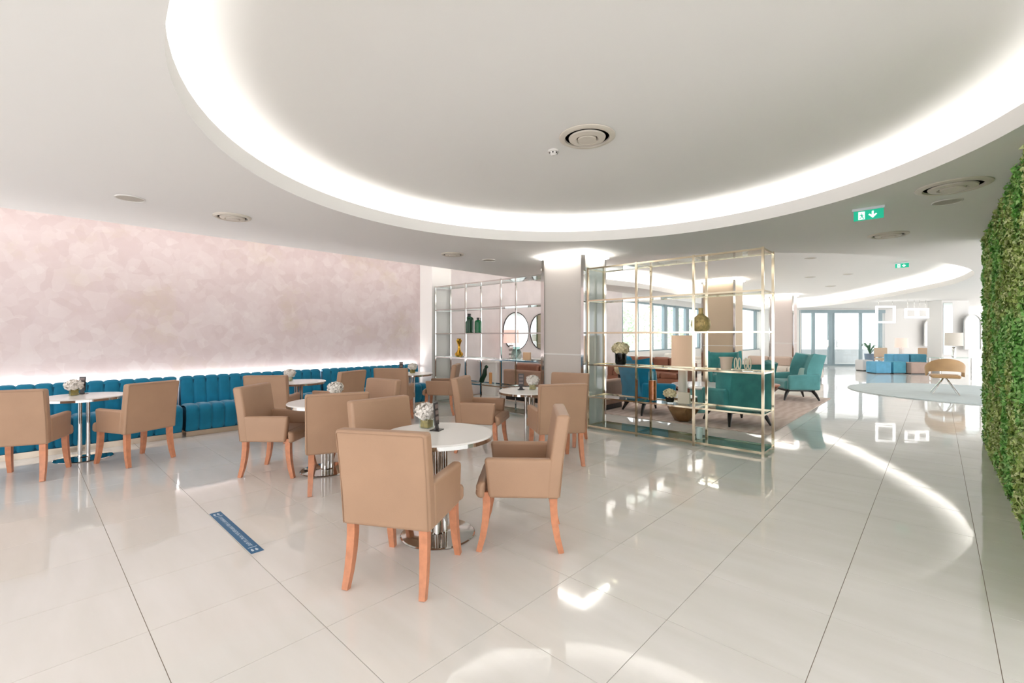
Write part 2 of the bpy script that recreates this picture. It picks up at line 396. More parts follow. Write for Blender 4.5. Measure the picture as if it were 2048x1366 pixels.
# ---- glazed terrace doors on the oblique far wall; local x = camera right, y = camera forward
DW = 22.4
def cp(l, d, z=0): p = RT * l + FW * d; return (p.x, p.y, z)
dw = struct(bpy.data.objects.new('door_1', None), 'glazed terrace doors with grey frames'); C.objects.link(dw); dw.location = cp(14.1, DW); dw.rotation_euler = (0, 0, YAW)
obj('header', MB().box(-0.6, 4.4, 0, 0.2, 2.72, 3.6).mesh('header', M_WHITE, 0), dw)
obj('door_head', MB().box(0, 4.2, -0.03, 0.12, 2.58, 2.72).mesh('door_head', M_FRAMEG, 0), dw)
obj('track', MB().box(0, 4.2, -0.03, 0.12, 0, 0.08).mesh('track', M_FRAMEG, 0), dw)
for a, w in ((0.05, 0.10), (0.70, 0.12), (1.55, 0.22), (1.68, 0.10), (3.03, 0.10), (4.0, 0.12)): obj('door_post', MB().box(a - w / 2, a + w / 2, -0.02, 0.1, 0.0, 2.6).mesh('door_post', M_FRAMEG, 0), dw)
for a, c in ((0.1, 0.64), (0.76, 1.44), (1.73, 2.98), (3.08, 3.94)): obj('pane', MB().box(a, c, 0.03, 0.04, 0.08, 2.58).mesh('pane', M_WINGLASS, 0), dw)
for a in (1.35, 1.80): obj('door_handle', MB().box(a - 0.015, a + 0.015, -0.09, -0.05, 0.9, 1.25).mesh('door_handle', M_CHROME, 0), dw)
wr = struct(obj('wall_right', MB().box(4.2, 13.0, 0, 0.2, 0, 3.6).mesh('wall_right', M_WHITE, 0), None, cp(14.1, DW), (0, 0, YAW)), 'plain white wall beside the terrace doors')
tag(obj('terrace', MB().box(-2.5, 6, 0.21, 6, -0.2, -0.02).mesh('terrace', mat('terrace_stone', (200, 200, 196), 0.8), 0), None, cp(14.1, DW), (0, 0, YAW)), 'pale stone terrace outside the glazed doors', 'terrace')
tag(obj('parapet', MB().box(-2.5, 6, 2.6, 2.8, -0.02, 0.72).mesh('parapet', mat('parapet_paint', (196, 202, 206), 0.8), 0), None, cp(14.1, DW), (0, 0, YAW)), 'low grey parapet wall outside the glazed doors', 'parapet')

# ---- columns
def column(nm, x0, x1, y0, y1, top, m, label, strips, mirror=False):
    r = thing(nm, label, 'column', ((x0 + x1) / 2, (y0 + y1) / 2, 0)); hx, hy = (x1 - x0) / 2, (y1 - y0) / 2
    obj('shaft', MB().box(-hx, hx, -hy, hy, 0, top).mesh('shaft', m, 0), r)
    for sx, sy in strips:
        obj('corner_strip', MB().box(sx * hx - 0.025, sx * hx + 0.025, sy * hy - 0.025, sy * hy + 0.025, 0, top - 0.02).mesh('corner_strip', M_CHROME, 0), r)
    obj('band', MB().box(-hx - 0.006, hx + 0.006, -hy - 0.006, hy + 0.006, 1.14, 1.16).mesh('band', M_WHITE, 0), r)
    if mirror: obj('mirror_panel', MB().box(hx, hx + 0.012, -hy + 0.03, hy - 0.03, 0.02, 2.55).mesh('mirror_panel', mat('tinted_glass_panel', (196, 206, 202), 0.08, 0.0, 0.8), 0), r)
    return r
column('column', -4.90, -4.10, 6.05, 6.67, 2.795, M_COL, 'white square column with chrome corners between the two glass shelves', ((-1, -1), (1, -1), (1, 1)), True)
column('column', -5.45, -4.50, 14.7, 15.5, 3.2, M_COLB, 'beige square column behind the wing chairs', ((-1, -1), (1, -1)))
column('column', -5.30, -4.42, 22.0, 22.7, 3.2, M_COLP, 'pale rose column beside the terrace doors', ((-1, -1), (1, -1)))
for (x0, x1, y0, y1, z, lab) in ((-4.90, -4.10, 6.05, 6.67, CH, 'light band around the top of the white column'), (-5.45, -4.5, 14.7, 15.5, 3.22, 'light band at the top of the beige column'), (-5.3, -4.42, 22.0, 22.7, 3.22, 'light band at the top of the pale rose column')):
    e = MB(); q = 0.028; w_ = 0.058; a, c = z - 0.055, z - 0.04
    e.box(x0 - w_, x1 + w_, y0 - w_, y0 - q, a, c); e.box(x0 - w_, x1 + w_, y1 + q, y1 + w_, a, c); e.box(x0 - w_, x0 - q, y0 - q, y1 + q, a, c); e.box(x1 + q, x1 + w_, y0 - q, y1 + q, a, c)
    tag(obj('column_light', e.mesh('column_led', emitter('led_column', (255, 252, 246), 22.0), 0)), lab, 'light', 'cove lights')

# ================================================================ TEAL BANQUETTE
PITCH = 0.1615; NCH = 13
def channel(prof, name, m, puff):
    """a padded channel: profile (x,z) swept over one pitch in y, swelling between seams"""
    n = 9; vs, fs = [], []; P = [Vector((x, 0, z)) for x, z in prof]
    for i, p in enumerate(P):
        t = (P[min(i + 1, len(P) - 1)] - P[max(i - 1, 0)]).normalized(); nr = Vector((t.z, 0, -t.x))
        for k in range(n):
            s = -1 + 2 * k / (n - 1); q = p + nr * puff * (math.sqrt(max(0, 1 - abs(s) ** 3.0)) - 1)
            vs.append((q.x, s * PITCH / 2 * 0.998, q.z))
    for i in range(len(P) - 1):
        for k in range(n - 1): a = i * n + k; fs.append((a, a + n, a + n + 1, a + 1))
    mb = MB().add(vs, fs)
    return mb.mesh(name, m, 60)
def arcpts(cx, cz, r, a0, a1, n): return [(cx + r * math.cos(math.radians(a0 + (a1 - a0) * k / n)), cz + r * math.sin(math.radians(a0 + (a1 - a0) * k / n))) for k in range(n + 1)]
# local x toward the room (+x = front); wall side at x = 0
seatp = [(0.47, 0.08), (0.505, 0.14), (0.525, 0.24), (0.52, 0.34)] + arcpts(0.44, 0.37, 0.085, 5, 90, 5) + [(0.36, 0.462), (0.22, 0.452), (0.12, 0.445)]
backp = [(0.20, 0.42), (0.195, 0.52), (0.175, 0.64), (0.155, 0.76)] + arcpts(0.095, 0.80, 0.055, 10, 110, 5) + [(0.03, 0.84), (0.0, 0.80)]
ME_SEAT = channel(seatp, 'seat_channel', M_TEAL, 0.025); ME_BACK = channel(backp, 'back_channel', M_TEAL, 0.020)
M_PLINTH = mat('brushed_plinth', (214, 200, 182), 0.22, 1.0)
def bench(y0, label):
    r = thing('bench', label, 'bench', (-8.36, y0, 0), 0, 'teal channelled bench units along the pink wall')
    for k in range(NCH):
        y = (k + 0.5) * PITCH + 0.02
        obj('seat_channel', ME_SEAT, r, (0, y, 0)); obj('back_channel', ME_BACK, r, (0, y, 0))
    L = NCH * PITCH
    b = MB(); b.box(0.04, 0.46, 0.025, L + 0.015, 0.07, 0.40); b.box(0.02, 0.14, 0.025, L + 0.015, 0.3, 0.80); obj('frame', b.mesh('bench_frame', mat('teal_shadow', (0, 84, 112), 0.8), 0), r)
    obj('plinth', MB().box(0.02, 0.475, 0.025, L + 0.015, 0.0, 0.075).mesh('plinth', M_PLINTH, 0), r)
    return r
bench(3.72, 'teal velvet channelled bench unit at the far end against the white pilaster')
bench(1.58, 'teal velvet channelled bench unit in the middle of the pink wall')
bench(-0.56, 'teal velvet channelled bench unit at the left edge of the picture')
bench(-2.70, 'teal velvet channelled bench unit mostly beyond the left edge of the picture')
e = MB().add([(-8.385, -2.7, 0.79), (-8.36, -2.7, 0.79), (-8.36, 5.9, 0.79), (-8.385, 5.9, 0.79)], [(0, 1, 2, 3)])
tag(obj('bench_light', e.mesh('bench_led', emitter('led_bench', (255, 250, 246), 34.0), 0)), 'light strip glowing on the wall behind the teal bench', 'light', 'cove lights')

# ================================================================ TAN ARMCHAIRS
def make_chair():
    r = thing('armchair', '', 'chair', (0, 0, 0), 0, 'tan leather armchairs at the round tables')
    lean = lambda x, y, z: (x * (1 + 0.02 * (z - 0.37)), y - 0.10 * max(0, z - 0.40) - 0.06 * max(0, z - 0.62), z)
    bk = obj('backrest', rbox_mesh('backrest', M_LEATHER, [(-0.275, 0.275, -0.275, -0.185, 0.365, 0.925)], 0.022, 3, lean, 2), r)
    sp = [(-0.262, 0.376), (-0.262, 0.64), (-0.262, 0.90), (-0.255, 0.908), (0.255, 0.908), (0.262, 0.90), (0.262, 0.64), (0.262, 0.376)]
    obj('seam', MB().tube([lean(x, -0.2752, z) for x, z in sp], 0.0028, 6).mesh('seam', mat('seam_thread', (164, 130, 104), 0.5)), bk)
    def armf(x, y, z):
        t = max(0, min(1, (z - 0.37) / 0.26)); return (x, y - 0.10 * max(0, z - 0.40) * (1 if y < 0 else 0.0) + (0.03 * t if y > 0 else 0), z)
    for s in (-1, 1):
        obj('armrest', rbox_mesh('armrest', M_LEATHER, [(s * 0.245 - 0.034, s * 0.245 + 0.034, -0.21, 0.20, 0.368, 0.632)], 0.024, 3, armf), r)
    def seatf(x, y, z):
        bow = 0.035 * max(0, 1 - ((z - 0.41) / 0.09) ** 2) if y > 0.15 else 0
        crown = 0.012 * (1 - min(1, (x / 0.26) ** 2)) if z > 0.45 else 0
        return (x * (1 + (0.06 if y > 0.2 else 0)), y + bow, z + crown)
    seat = obj('seat', rbox_mesh('seat', M_LEATHER, [(-0.215, 0.215, -0.22, 0.20, 0.362, 0.475), (-0.262, 0.262, 0.19, 0.255, 0.362, 0.475)], 0.03, 3, seatf, 2), r)
    obj('piping', MB().tube([(-0.27, 0.278, 0.425), (0, 0.292, 0.425), (0.27, 0.278, 0.425)], 0.004, 6).mesh('piping', M_LEATHER), seat)
    for sx in (-1, 1):
        for sy in (-1, 1):
            y0 = 0.215 if sy > 0 else -0.235
            pts = [(sx * 0.225, y0, 0.40), (sx * 0.226, y0, 0.30), (sx * 0.229, y0 + sy * 0.008, 0.20), (sx * 0.233, y0 + sy * 0.025, 0.10), (sx * 0.238, y0 + sy * 0.052, 0.0)]
            obj('leg', MB().tube(pts, [0.025, 0.0245, 0.023, 0.021, 0.018], 4, True, True).mesh('leg', M_LEG, 50), r)
    return r
chair0 = make_chair(); used = []
def place(x, y, fx, fy, label):
    rz = heading(fx, fy)
    if not used:
        used.append(1); chair0.location = (x, y, 0); chair0.rotation_euler = (0, 0, rz); chair0['label'] = label; return chair0
    return dup(chair0, (x, y, 0), rz, label)
place(-2.41, 1.63, -0.49, 0.87, 'nearest tan leather armchair, turned with its back to the camera')
place(-2.215, 2.455, -0.76, -0.65, 'tan leather armchair seen from the side, right of the nearest round table')
place(-3.17, 2.07, 1.0, 0.0, 'tan leather armchair facing the camera across the nearest round table')
place(-4.31, 2.10, -0.916, 0.40, 'tan leather armchair with its back turned, behind the nearest armchair at the second table')
place(-5.17, 1.89, 0.755, 0.655, 'tan leather armchair with open seat, left of the second table')
place(-4.93, 2.73, 0.15, -0.98, 'tan leather armchair across the second table, facing the camera')
place(-6.76, 3.30, -0.93, -0.37, 'tan leather armchair side on, right of the middle bench table')
place(-6.80, 2.41, -0.77, 0.63, 'tan leather armchair facing the middle bench table, behind the open-seated one')
place(-6.75, 4.33, -0.69, 0.73, 'tan leather armchair with its back turned at the farthest bench table')
place(-6.82, 5.35, -0.75, -0.66, 'tan leather armchair in profile beside the left glass shelf')
place(-4.24, 4.01, 0.86, 0.50, 'tan leather armchair left of the round table before the white column')
place(-3.25, 4.22, -0.82, 0.57, 'tan leather armchair with its back turned, right of the table before the column')
place(-3.76, 5.07, 0.30, -0.95, 'tan leather armchair against the base of the white column')
place(-6.88, 0.03, -0.92, 0.39, 'tan leather armchair cut off by the left edge of the picture')
place(-6.85, 0.90, -0.91, -0.40, 'tan leather armchair right of the leftmost table, its back to the camera')

# ================================================================ ROUND TABLES
def make_table():
    r = thing('round_table', '', 'table', (0, 0, 0), 0, 'round white cafe tables')
    obj('table_top', MB().lathe([(0.0, 0.72), (0.385, 0.72), (0.40, 0.728), (0.40, 0.734), (0.396, 0.74), (0.0, 0.74)], 64).mesh('table_top', M_TOP, 30), r)
    obj('edge_band', MB().lathe([(0.392, 0.702), (0.401, 0.702), (0.401, 0.728), (0.392, 0.728)], 64, cap=False).mesh('edge_band', M_CHROME, 30), r)
    obj('under_plate', MB().lathe([(0.0, 0.69), (0.14, 0.69), (0.39, 0.705), (0.39, 0.72), (0.0, 0.72)], 48).mesh('under_plate', mat('dark_underside', (120, 92, 76), 0.5), 30), r)
    for k in range(4):
        a = PI / 4 + k * PI / 2
        obj('pedestal_tube', MB().lathe([(0.019, 0.01), (0.019, 0.70)], 16, (0.05 * math.cos(a), 0.05 * math.sin(a), 0)).mesh('pedestal_tube', M_CHROME, 50), r)
    obj('base', MB().lathe([(0.0, 0.0), (0.268, 0.0), (0.27, 0.006), (0.262, 0.012), (0.07, 0.022), (0.06, 0.03), (0.0, 0.03)], 64).mesh('base', M_CHROME, 30), r)
    return r
TABLES = [(-2.68, 2.08, 'nearest round white table on a chrome tube pedestal'), (-4.835, 2.25, 'second round white table, behind the nearest one'),
          (-7.42, 0.50, 'leftmost round white table in front of the teal bench'), (-7.32, 2.95, 'round white table at the middle of the teal bench'),
          (-7.32, 5.05, 'farthest round white table at the end of the teal bench'), (-3.90, 4.52, 'round white table in front of the white column')]
tab0 = make_table()
for i, (x, y, lab) in enumerate(TABLES):
    if i == 0: tab0.location = (x, y, 0); tab0['label'] = lab
    else: dup(tab0, (x, y, 0), 0, lab)

# ---- flower pots and menu stands
def ball(n, r, flat=0.75):
    d = rng.normal(0, 1, (n, 3)); d /= np.linalg.norm(d, axis=1, keepdims=True)
    p = d * (r * rng.uniform(0.8, 1.05, (n, 1))); p[:, 2] *= flat
    return p, d
def make_flowers(name, m, r, pot):
    t = thing(name, '', 'flowers')
    z = pot(t)
    p, d = ball(420, r); p[:, 2] += z + r * 0.45
    obj('blossoms', leaf_cloud('blossoms', m, p, d, r * 0.20, 0.5, 0.8), t)
    core = MB().lathe([(0.0, -0.55 * r), (0.6 * r, -0.35 * r), (0.82 * r, 0.0), (0.6 * r, 0.42 * r), (0.0, 0.6 * r)], 14, (0, 0, z + r * 0.45)).mesh('blossom_core', m)
    obj('blossom_core', core, t)
    return t
def cube_pot(t):
    obj('moss', MB().box(-0.034, 0.034, -0.034, 0.034, 0.004, 0.072).mesh('moss', M_MOSS, 0), t)
    b = MB()
    for x0, x1, y0, y1 in ((-0.041, 0.041, -0.041, -0.037), (-0.041, 0.041, 0.037, 0.041), (-0.041, -0.037, -0.037, 0.037), (0.037, 0.041, -0.037, 0.037)): b.box(x0, x1, y0, y1, 0, 0.085)
    obj('glass_cube', b.mesh('glass_cube', M_GLASS, 0), t); return 0.085
fl0 = make_flowers('flower_vase', M_PETAL, 0.084, cube_pot); fl0['group'] = 'white blossom cubes on the tables'
FL = [(-2.90, 2.14, 0.3, 'white blossoms in a glass cube on the nearest table'), (-4.99, 2.42, 0.5, 'white blossoms on the second table, behind an armchair back'),
      (-7.55, 0.42, 0.2, 'white blossoms in a glass cube on the leftmost table'), (-7.48, 2.88, 0.9, 'white blossoms on the table at the middle of the bench'),
      (-7.36, 5.10, 0.1, 'white blossoms on the farthest bench table'), (-3.93, 4.62, 0.4, 'white blossoms on the table before the white column')]
for i, (x, y, a, lab) in enumerate(FL):
    if i == 0: fl0.location = (x, y, 0.74); fl0.rotation_euler = (0, 0, a); fl0['label'] = lab
    else: dup(fl0, (x, y, 0.74), a, lab)
def make_stand():
    t = thing('menu_stand', '', 'menu stand', group='menu stands on the tables')
    obj('foot', rbox_mesh('foot', M_BLACK, [(-0.045, 0.045, -0.04, 0.04, 0, 0.006)], 0.003, 2), t)
    obj('neck', MB().prism([(-0.028, 0.0), (0.028, 0.0), (0.012, 0.05), (-0.012, 0.05)], -0.006, 0.006).mesh('neck', M_BLACK, 0), t, (0, 0, 0.005), (PI / 2, 0, 0))
    bd = obj('board', rbox_mesh('board', M_BLACK, [(-0.035, 0.035, -0.005, 0.005, 0.04, 0.21)], 0.003, 2, lambda x, y, z: (x, y + 0.06 * (z - 0.04), z)), t)
    for k in range(3):
        z = 0.075 + 0.045 * k
        obj('print', MB().add([(-0.026, -0.0062 + 0.06 * (z - 0.04), z), (0.026, -0.0062 + 0.06 * (z - 0.04), z), (0.026, -0.0062 + 0.06 * (z - 0.01), z + 0.03), (-0.026, -0.0062 + 0.06 * (z - 0.01), z + 0.03)], [(0, 1, 2, 3)]).mesh('print', mat('menu_print', (120, 104, 100), 0.4), 0), bd)
    return t
st0 = make_stand()
ST = [(-2.76, 2.13, 2.05, 'black menu stand on the nearest table'), (-7.66, 0.50, 0.9, 'black menu stand on the leftmost table'), (-4.03, 4.50, 0.7, 'black menu stand on the table before the white column'), (-7.50, 4.94, 1.2, 'black menu stand on the farthest bench table')]
for i, (x, y, a, lab) in enumerate(ST):
    if i == 0: st0.location = (x, y, 0.74); st0.rotation_euler = (0, 0, a); st0['label'] = lab
    else: dup(st0, (x, y, 0.74), a, lab)

# ================================================================ GLASS SHELVES
def shelf(x0, x1, nb, y0, depth, label, m):
    W = x1 - x0; r = thing('display_shelf', label, 'shelf', (x0, y0, 0)); t = 0.014
    for k in range(nb + 1):
        for yy in (0, depth):
            x = W * k / nb; obj('post', MB().box(x - t, x + t, yy - t, yy + t, 0, 2.52).mesh('post', m, 0), r)
    for z in (0.06, 0.5, 1.0, 1.5, 2.0, 2.5):
        q = 0.03 if z < 0.1 else 0.011
        for yy in (0, depth): obj('rail', MB().box(0, W, yy - 0.010, yy + 0.010, z - q, z + 0.011 if z > 0.1 else z).mesh('rail', m, 0), r)
        for k in range(nb + 1): x = W * k / nb; obj('cross_rail', MB().box(x - 0.010, x + 0.010, 0.01, depth - 0.01, z - q, z + 0.009 if z > 0.1 else z - 0.002).mesh('cross_rail', m, 0), r)
        for k in range(nb): obj('glass_pane', MB().box(W * k / nb + 0.012, W * (k + 1) / nb - 0.012, 0.011, depth - 0.011, z - 0.008, z).mesh('glass_pane', M_GLASSG if z < 0.1 else M_GLASS, 0), r)
    return r
shelf(-4.01, -1.53, 3, 6.05, 0.46, 'open chrome and glass shelf right of the white column', M_NICKEL)
shelf(-7.93, -4.965, 3, 6.08, 0.42, 'open chrome and glass shelf left of the white column', M_CHROME)

# ---- objects on the shelves
def turned(name, prof, m, loc, label, cat, n=28, group=None, extra=None):
    t = thing(name, label, cat, loc, 0, group); obj('body', MB().lathe(prof, n).mesh('body', m), t)
    if extra: extra(t)
    return t
M_GREENG = mat('green_ceramic', (24, 74, 46), 0.25, bump=(30, 0.3)); M_GREENL = mat('bright_green_ceramic', (20, 112, 66), 0.25, bump=(30, 0.3))
def bottle(loc, s, m, label):
    t = thing('bottle', label, 'bottle', loc, 0, 'green ribbed bottles')
    prof = [(0.0, 0), (0.085, 0.0), (0.092, 0.01)]
    for k in range(9): z = 0.02 + k * 0.028; prof += [(0.092, z), (0.088, z + 0.014)]
    prof += [(0.09, 0.28), (0.075, 0.31), (0.04, 0.325), (0.03, 0.335)]
    obj('body', MB().lathe([(a * s, z * s) for a, z in prof], 24).mesh('body', m, 60), t)
    obj('cap', MB().lathe([(0.034 * s, 0.33 * s), (0.036 * s, 0.385 * s), (0.0, 0.39 * s)], 16).mesh('cap', M_BLACK), t)
bottle((-7.06, 6.28, 1.511), 1.03, M_GREENG, 'taller dark green bottle on the left shelf')
bottle((-6.79, 6.28, 1.511), 0.80, M_GREENL, 'smaller bright green bottle on the left shelf')
turned('gold_vase', [(0.0, 0), (0.05, 0), (0.085, 0.03), (0.088, 0.07), (0.05, 0.11), (0.028, 0.16), (0.026, 0.24), (0.045, 0.30), (0.062, 0.34), (0.045, 0.37), (0.05, 0.385), (0.04, 0.385), (0.02, 0.36)], M_GOLD, (-7.38, 6.28, 1.011), 'slim gold gourd vase on the left shelf', 'vase')
t = turned('vase', [(0.0, 0), (0.075, 0), (0.112, 0.035), (0.127, 0.09), (0.122, 0.14), (0.095, 0.185), (0.055, 0.215), (0.032, 0.24), (0.029, 0.29), (0.036, 0.315), (0.028, 0.315)], mat('antique_gold', (204, 180, 122), 0.4, 0.3, bump=(26, 0.8), var=(18, 0.25)), (-2.345, 6.27, 1.511), 'round antique gold bottle vase with relief on the right shelf', 'vase', 36)
for k in range(5):
    a = -2.3 + k * 0.34
    obj('relief_ring', MB().tube([(0.123 * math.cos(a + 0.11 * math.cos(q)), 0.123 * math.sin(a + 0.11 * math.cos(q)), 0.105 + 0.03 * math.sin(q)) for q in [2 * PI * j / 12 for j in range(13)]], 0.006, 6).mesh('relief_ring', MATS['antique_gold']), t)
def black_pot(h, r):
    def f(t): obj('pot', MB().lathe([(0.0, 0), (r * 0.8, 0), (r, 0.03), (r, h), (r * 0.88, h), (r * 0.85, h - 0.03), (0, h - 0.03)], 24).mesh('pot', mat('black_glass', (14, 12, 12), 0.08)), t); return h
    return f
t = make_flowers('flower_vase', M_CREAM, 0.125, black_pot(0.19, 0.085)); t.location = (-3.56, 6.27, 1.011); t['label'] = 'cream flowers in a black vase on the right shelf'
t = make_flowers('flower_vase', M_CREAM, 0.085, black_pot(0.085, 0.06)); t.location = (-2.78, 6.27, 0.511); t['label'] = 'cream flowers in a small black cup low on the right shelf'
def hurricane(t):
    obj('copper_fill', MB().lathe([(0, 0.008), (0.054, 0.008), (0.054, 0.29), (0, 0.29)], 24).mesh('copper_fill', mat('copper', (196, 104, 52), 0.3, 0.6, var=(30, 0.2))), t)
turned('hurricane_vase', [(0.06, 0.0), (0.06, 0.42), (0.057, 0.42), (0.057, 0.0)], M_GLASS, (-3.04, 6.27, 0.511), 'tall glass cylinder with copper filling on the right shelf', 'vase', 28, None, hurricane)
tag(obj('card', rbox_mesh('card', mat('cream_card', (226, 218, 198), 0.7), [(-0.085, 0.085, -0.025, 0.025, 0, 0.155)], 0.004, 2, lambda x, y, z: (x * (1 - 0.4 * z), y, z)), None, (-2.575, 6.27, 0.511)), 'cream box low on the right shelf below the lamp', 'box')
turned('planter', [(0, 0), (0.06, 0), (0.078, 0.15), (0.088, 0.15), (0.088, 0.165), (0.074, 0.165), (0.066, 0.02), (0, 0.02)], mat('blush_ceramic', (224, 204, 184), 0.6), (-2.02, 6.27, 1.011), 'blush ceramic planter on the right shelf', 'pot')
for x, lab in ((-1.88, 'cream openwork ornament nearer the blush planter'), (-1.76, 'cream openwork ornament at the end of the right shelf')):
    t = thing('ornament', lab, 'ornament', (x, 6.27, 1.011), 0, 'cream openwork ornaments'); mc = mat('bone', (232, 224, 200), 0.5)
    for s in (-1, 1): obj('loop', MB().tube([(s * 0.022 + 0.016 * math.cos(q), 0.0, 0.085 + 0.072 * math.sin(q)) for q in [2 * PI * j / 16 for j in range(17)]], 0.008, 6).mesh('loop', mc), t)
    obj('foot', MB().box(-0.05, 0.05, -0.02, 0.02, 0, 0.012).mesh('foot', mc, 0), t)
turned('cup', [(0, 0), (0.035, 0), (0.04, 0.02), (0.04, 0.15), (0.034, 0.15), (0.032, 0.02), (0, 0.02)], mat('pale_aqua', (214, 236, 232), 0.2), (-2.36, 6.25, 0.062), 'pale aqua tumbler on the bottom of the right shelf', 'cup')
t = thing('figurine', 'dark green figurine low on the left shelf', 'figurine', (-6.62, 6.28, 0.511))
obj('body', MB().tube([(-0.07, 0, 0.02), (-0.04, 0, 0.10), (0.02, 0, 0.18), (0.03, 0, 0.26), (0.06, 0, 0.32)], [0.05, 0.055, 0.05, 0.04, 0.02], 10).mesh('body', mat('dark_green_glaze', (16, 52, 34), 0.2)), t)
obj('head', MB().lathe([(0, -0.04), (0.035, -0.02), (0.04, 0.01), (0, 0.045)], 12, (0.07, 0, 0.325)).mesh('head', MATS['dark_green_glaze']), t)
t = thing('candle', 'orange candle beside the green figurine', 'candle', (-6.43, 6.28, 0.511)); obj('wax', MB().lathe([(0, 0), (0.03, 0), (0.03, 0.22), (0, 0.225)], 14).mesh('wax', mat('orange_wax', (226, 160, 96), 0.5)), t); obj('wick', MB().lathe([(0.002, 0.22), (0.002, 0.24)], 6).mesh('wick', M_BLACK), t)
turned('glass_vase', [(0.0, 0), (0.07, 0), (0.10, 0.06), (0.095, 0.14), (0.06, 0.20), (0.075, 0.235), (0.068, 0.235), (0.05, 0.2), (0.085, 0.13), (0.0, 0.02)], glass('smoked_glass', (0.72, 0.80, 0.78), 0.05), (-5.74, 6.28, 1.011), 'smoked glass vase on the left shelf', 'vase')
tag(obj('book', rbox_mesh('book', mat('apricot_cover', (228, 190, 150), 0.6), [(-0.075, 0.075, -0.02, 0.02, 0, 0.14)], 0.004, 2), None, (-5.48, 6.28, 1.011), (0, 0, 0.2)), 'apricot book standing on the left shelf', 'book')

# ================================================================ LOUNGE
def rug_mat(name, a, b_, sc):
    m = bpy.data.materials.new(name); m.use_nodes = True; nt = m.node_tree; b = nt.nodes['Principled BSDF']; b.inputs['Roughness'].default_value = 0.95
    g = nt.nodes.new('ShaderNodeTexCoord'); w = nt.nodes.new('ShaderNodeTexWave'); w.inputs['Scale'].default_value = sc; w.inputs['Distortion'].default_value = 7; w.inputs['Detail'].default_value = 2
    r = nt.nodes.new('ShaderNodeValToRGB'); r.color_ramp.elements[0].color = (*srgb(a), 1); r.color_ramp.elements[1].color = (*srgb(b_), 1)
    nt.links.new(g.outputs['Object'], w.inputs['Vector']); nt.links.new(w.outputs['Fac'], r.inputs['Fac']); nt.links.new(r.outputs[0], b.inputs['Base Color']); return m
tag(obj('rug', rbox_mesh('rug', rug_mat('rose_rug', (208, 186, 174), (224, 206, 196), 2.0), [(-7.1, -1.8, 7.42, 12.75, 0.001, 0.014)], 0.006, 2)), 'large rose taupe rug under the lounge chairs', 'rug')

def make_wing(m, name):
    r = thing('wing_chair', '', 'chair')
    # back + wings: one padded sheet bent round the sitter
    n, k = 17, 9; F = []; 
    def surf(u, v, off):
        z = 0.26 + v * (0.73 + 0.06 * abs(u) ** 2.5); w = 0.40 + 0.03 * v
        if abs(u) < 0.62: x = w * u / 0.62 * 0.88; y = 0.0
        else:
            t = (abs(u) - 0.62) / 0.38; x = math.copysign(w * (0.88 + 0.12 * math.sin(min(1, t * 1.6) * PI / 2)), u); y = 0.33 * t * (0.45 + 0.55 * math.sin(PI * min(1, 0.15 + 0.6 * v)))
        y0 = -0.36 - 0.09 * v * v - 0.05 * v
        cx = x * (1 - off / 0.42); return (cx, y0 + y + off * (1 if abs(u) < 0.7 else 0.35), z - (off * 0.25 if v > 0.98 else 0))
    vs = []; 
    for off in (0.0, 0.075):
        for i in range(n):
            for j in range(k): vs.append(surf(-1 + 2 * i / (n - 1), j / (k - 1), off))
    fs = []; N = n * k
    for i in range(n - 1):
        for j in range(k - 1):
            a = i * k + j; fs.append((a, a + k, a + k + 1, a + 1)); fs.append((N + a, N + a + 1, N + a + k + 1, N + a + k))
    for i in range(n - 1):
        a = i * k; fs.append((a, N + a, N + a + k, a + k)); a = i * k + k - 1; fs.append((a, a + k, N + a + k, N + a))
    for j in range(k - 1): fs.append((j, j + 1, N + j + 1, N + j)); a = (n - 1) * k + j; fs.append((a, N + a, N + a + 1, a + 1))
    obj('backrest', MB().add(vs, fs).mesh(name + '_back', m, 60), r)
    seat = obj('seat', rbox_mesh(name + '_seat', m, [(-0.34, 0.34, -0.36, 0.34, 0.24, 0.44)], 0.05, 3), r)
    for s in (-1, 1):
        obj('armrest', rbox_mesh(name + '_arm', m, [(s * 0.37 - 0.055, s * 0.37 + 0.055, -0.36, 0.30, 0.24, 0.60)], 0.045, 3, lambda x, y, z, s=s: (x + s * 0.10 * max(0, z - 0.3) * (0.4 + 0.8 * (y + 0.4)), y, z - 0.12 * max(0, y) * (1 if z > 0.5 else 0))), r)
    for sx in (-1, 1):
        for sy in (-1, 1):
            obj('leg', MB().tube([(sx * 0.20, sy * 0.18, 0.225), (sx * 0.28, sy * 0.26, 0.215), (sx * 0.32, sy * 0.31, 0.13), (sx * 0.36, sy * 0.36, 0.008)], [0.03, 0.04, 0.032, 0.017], 8).mesh(name + '_leg', M_DARKW), r)
    obj('underframe', MB().box(-0.3, 0.3, -0.3, 0.3, 0.20, 0.245).mesh(name + '_frame', M_DARKW, 0), r)
    return r
def wing(m, nm, x, y, fx, fy, label):
    t = make_wing(m, nm); t.location = (x, y, 0.0145); t.rotation_euler = (0, 0, heading(fx, fy)); t['label'] = label; t['group'] = 'teal velvet wing chairs'
    return t
wing(M_TEALB, 'wa', -3.98, 8.06, 0.55, 0.83, 'blue velvet wing chair behind the left bay of the right shelf')
wing(M_TEALG, 'wb', -2.45, 8.08, -0.78, 0.62, 'green teal wing chair with its back to the right end of the shelf')
w3 = wing(M_TEALP, 'wc', -2.40, 12.05, -0.82, -0.57, 'pale teal wing chair standing alone at the rug corner')
wing(M_TEALG, 'wd', -4.05, 12.5, 0.45, -0.89, 'green teal wing chair facing the camera beside the beige column')
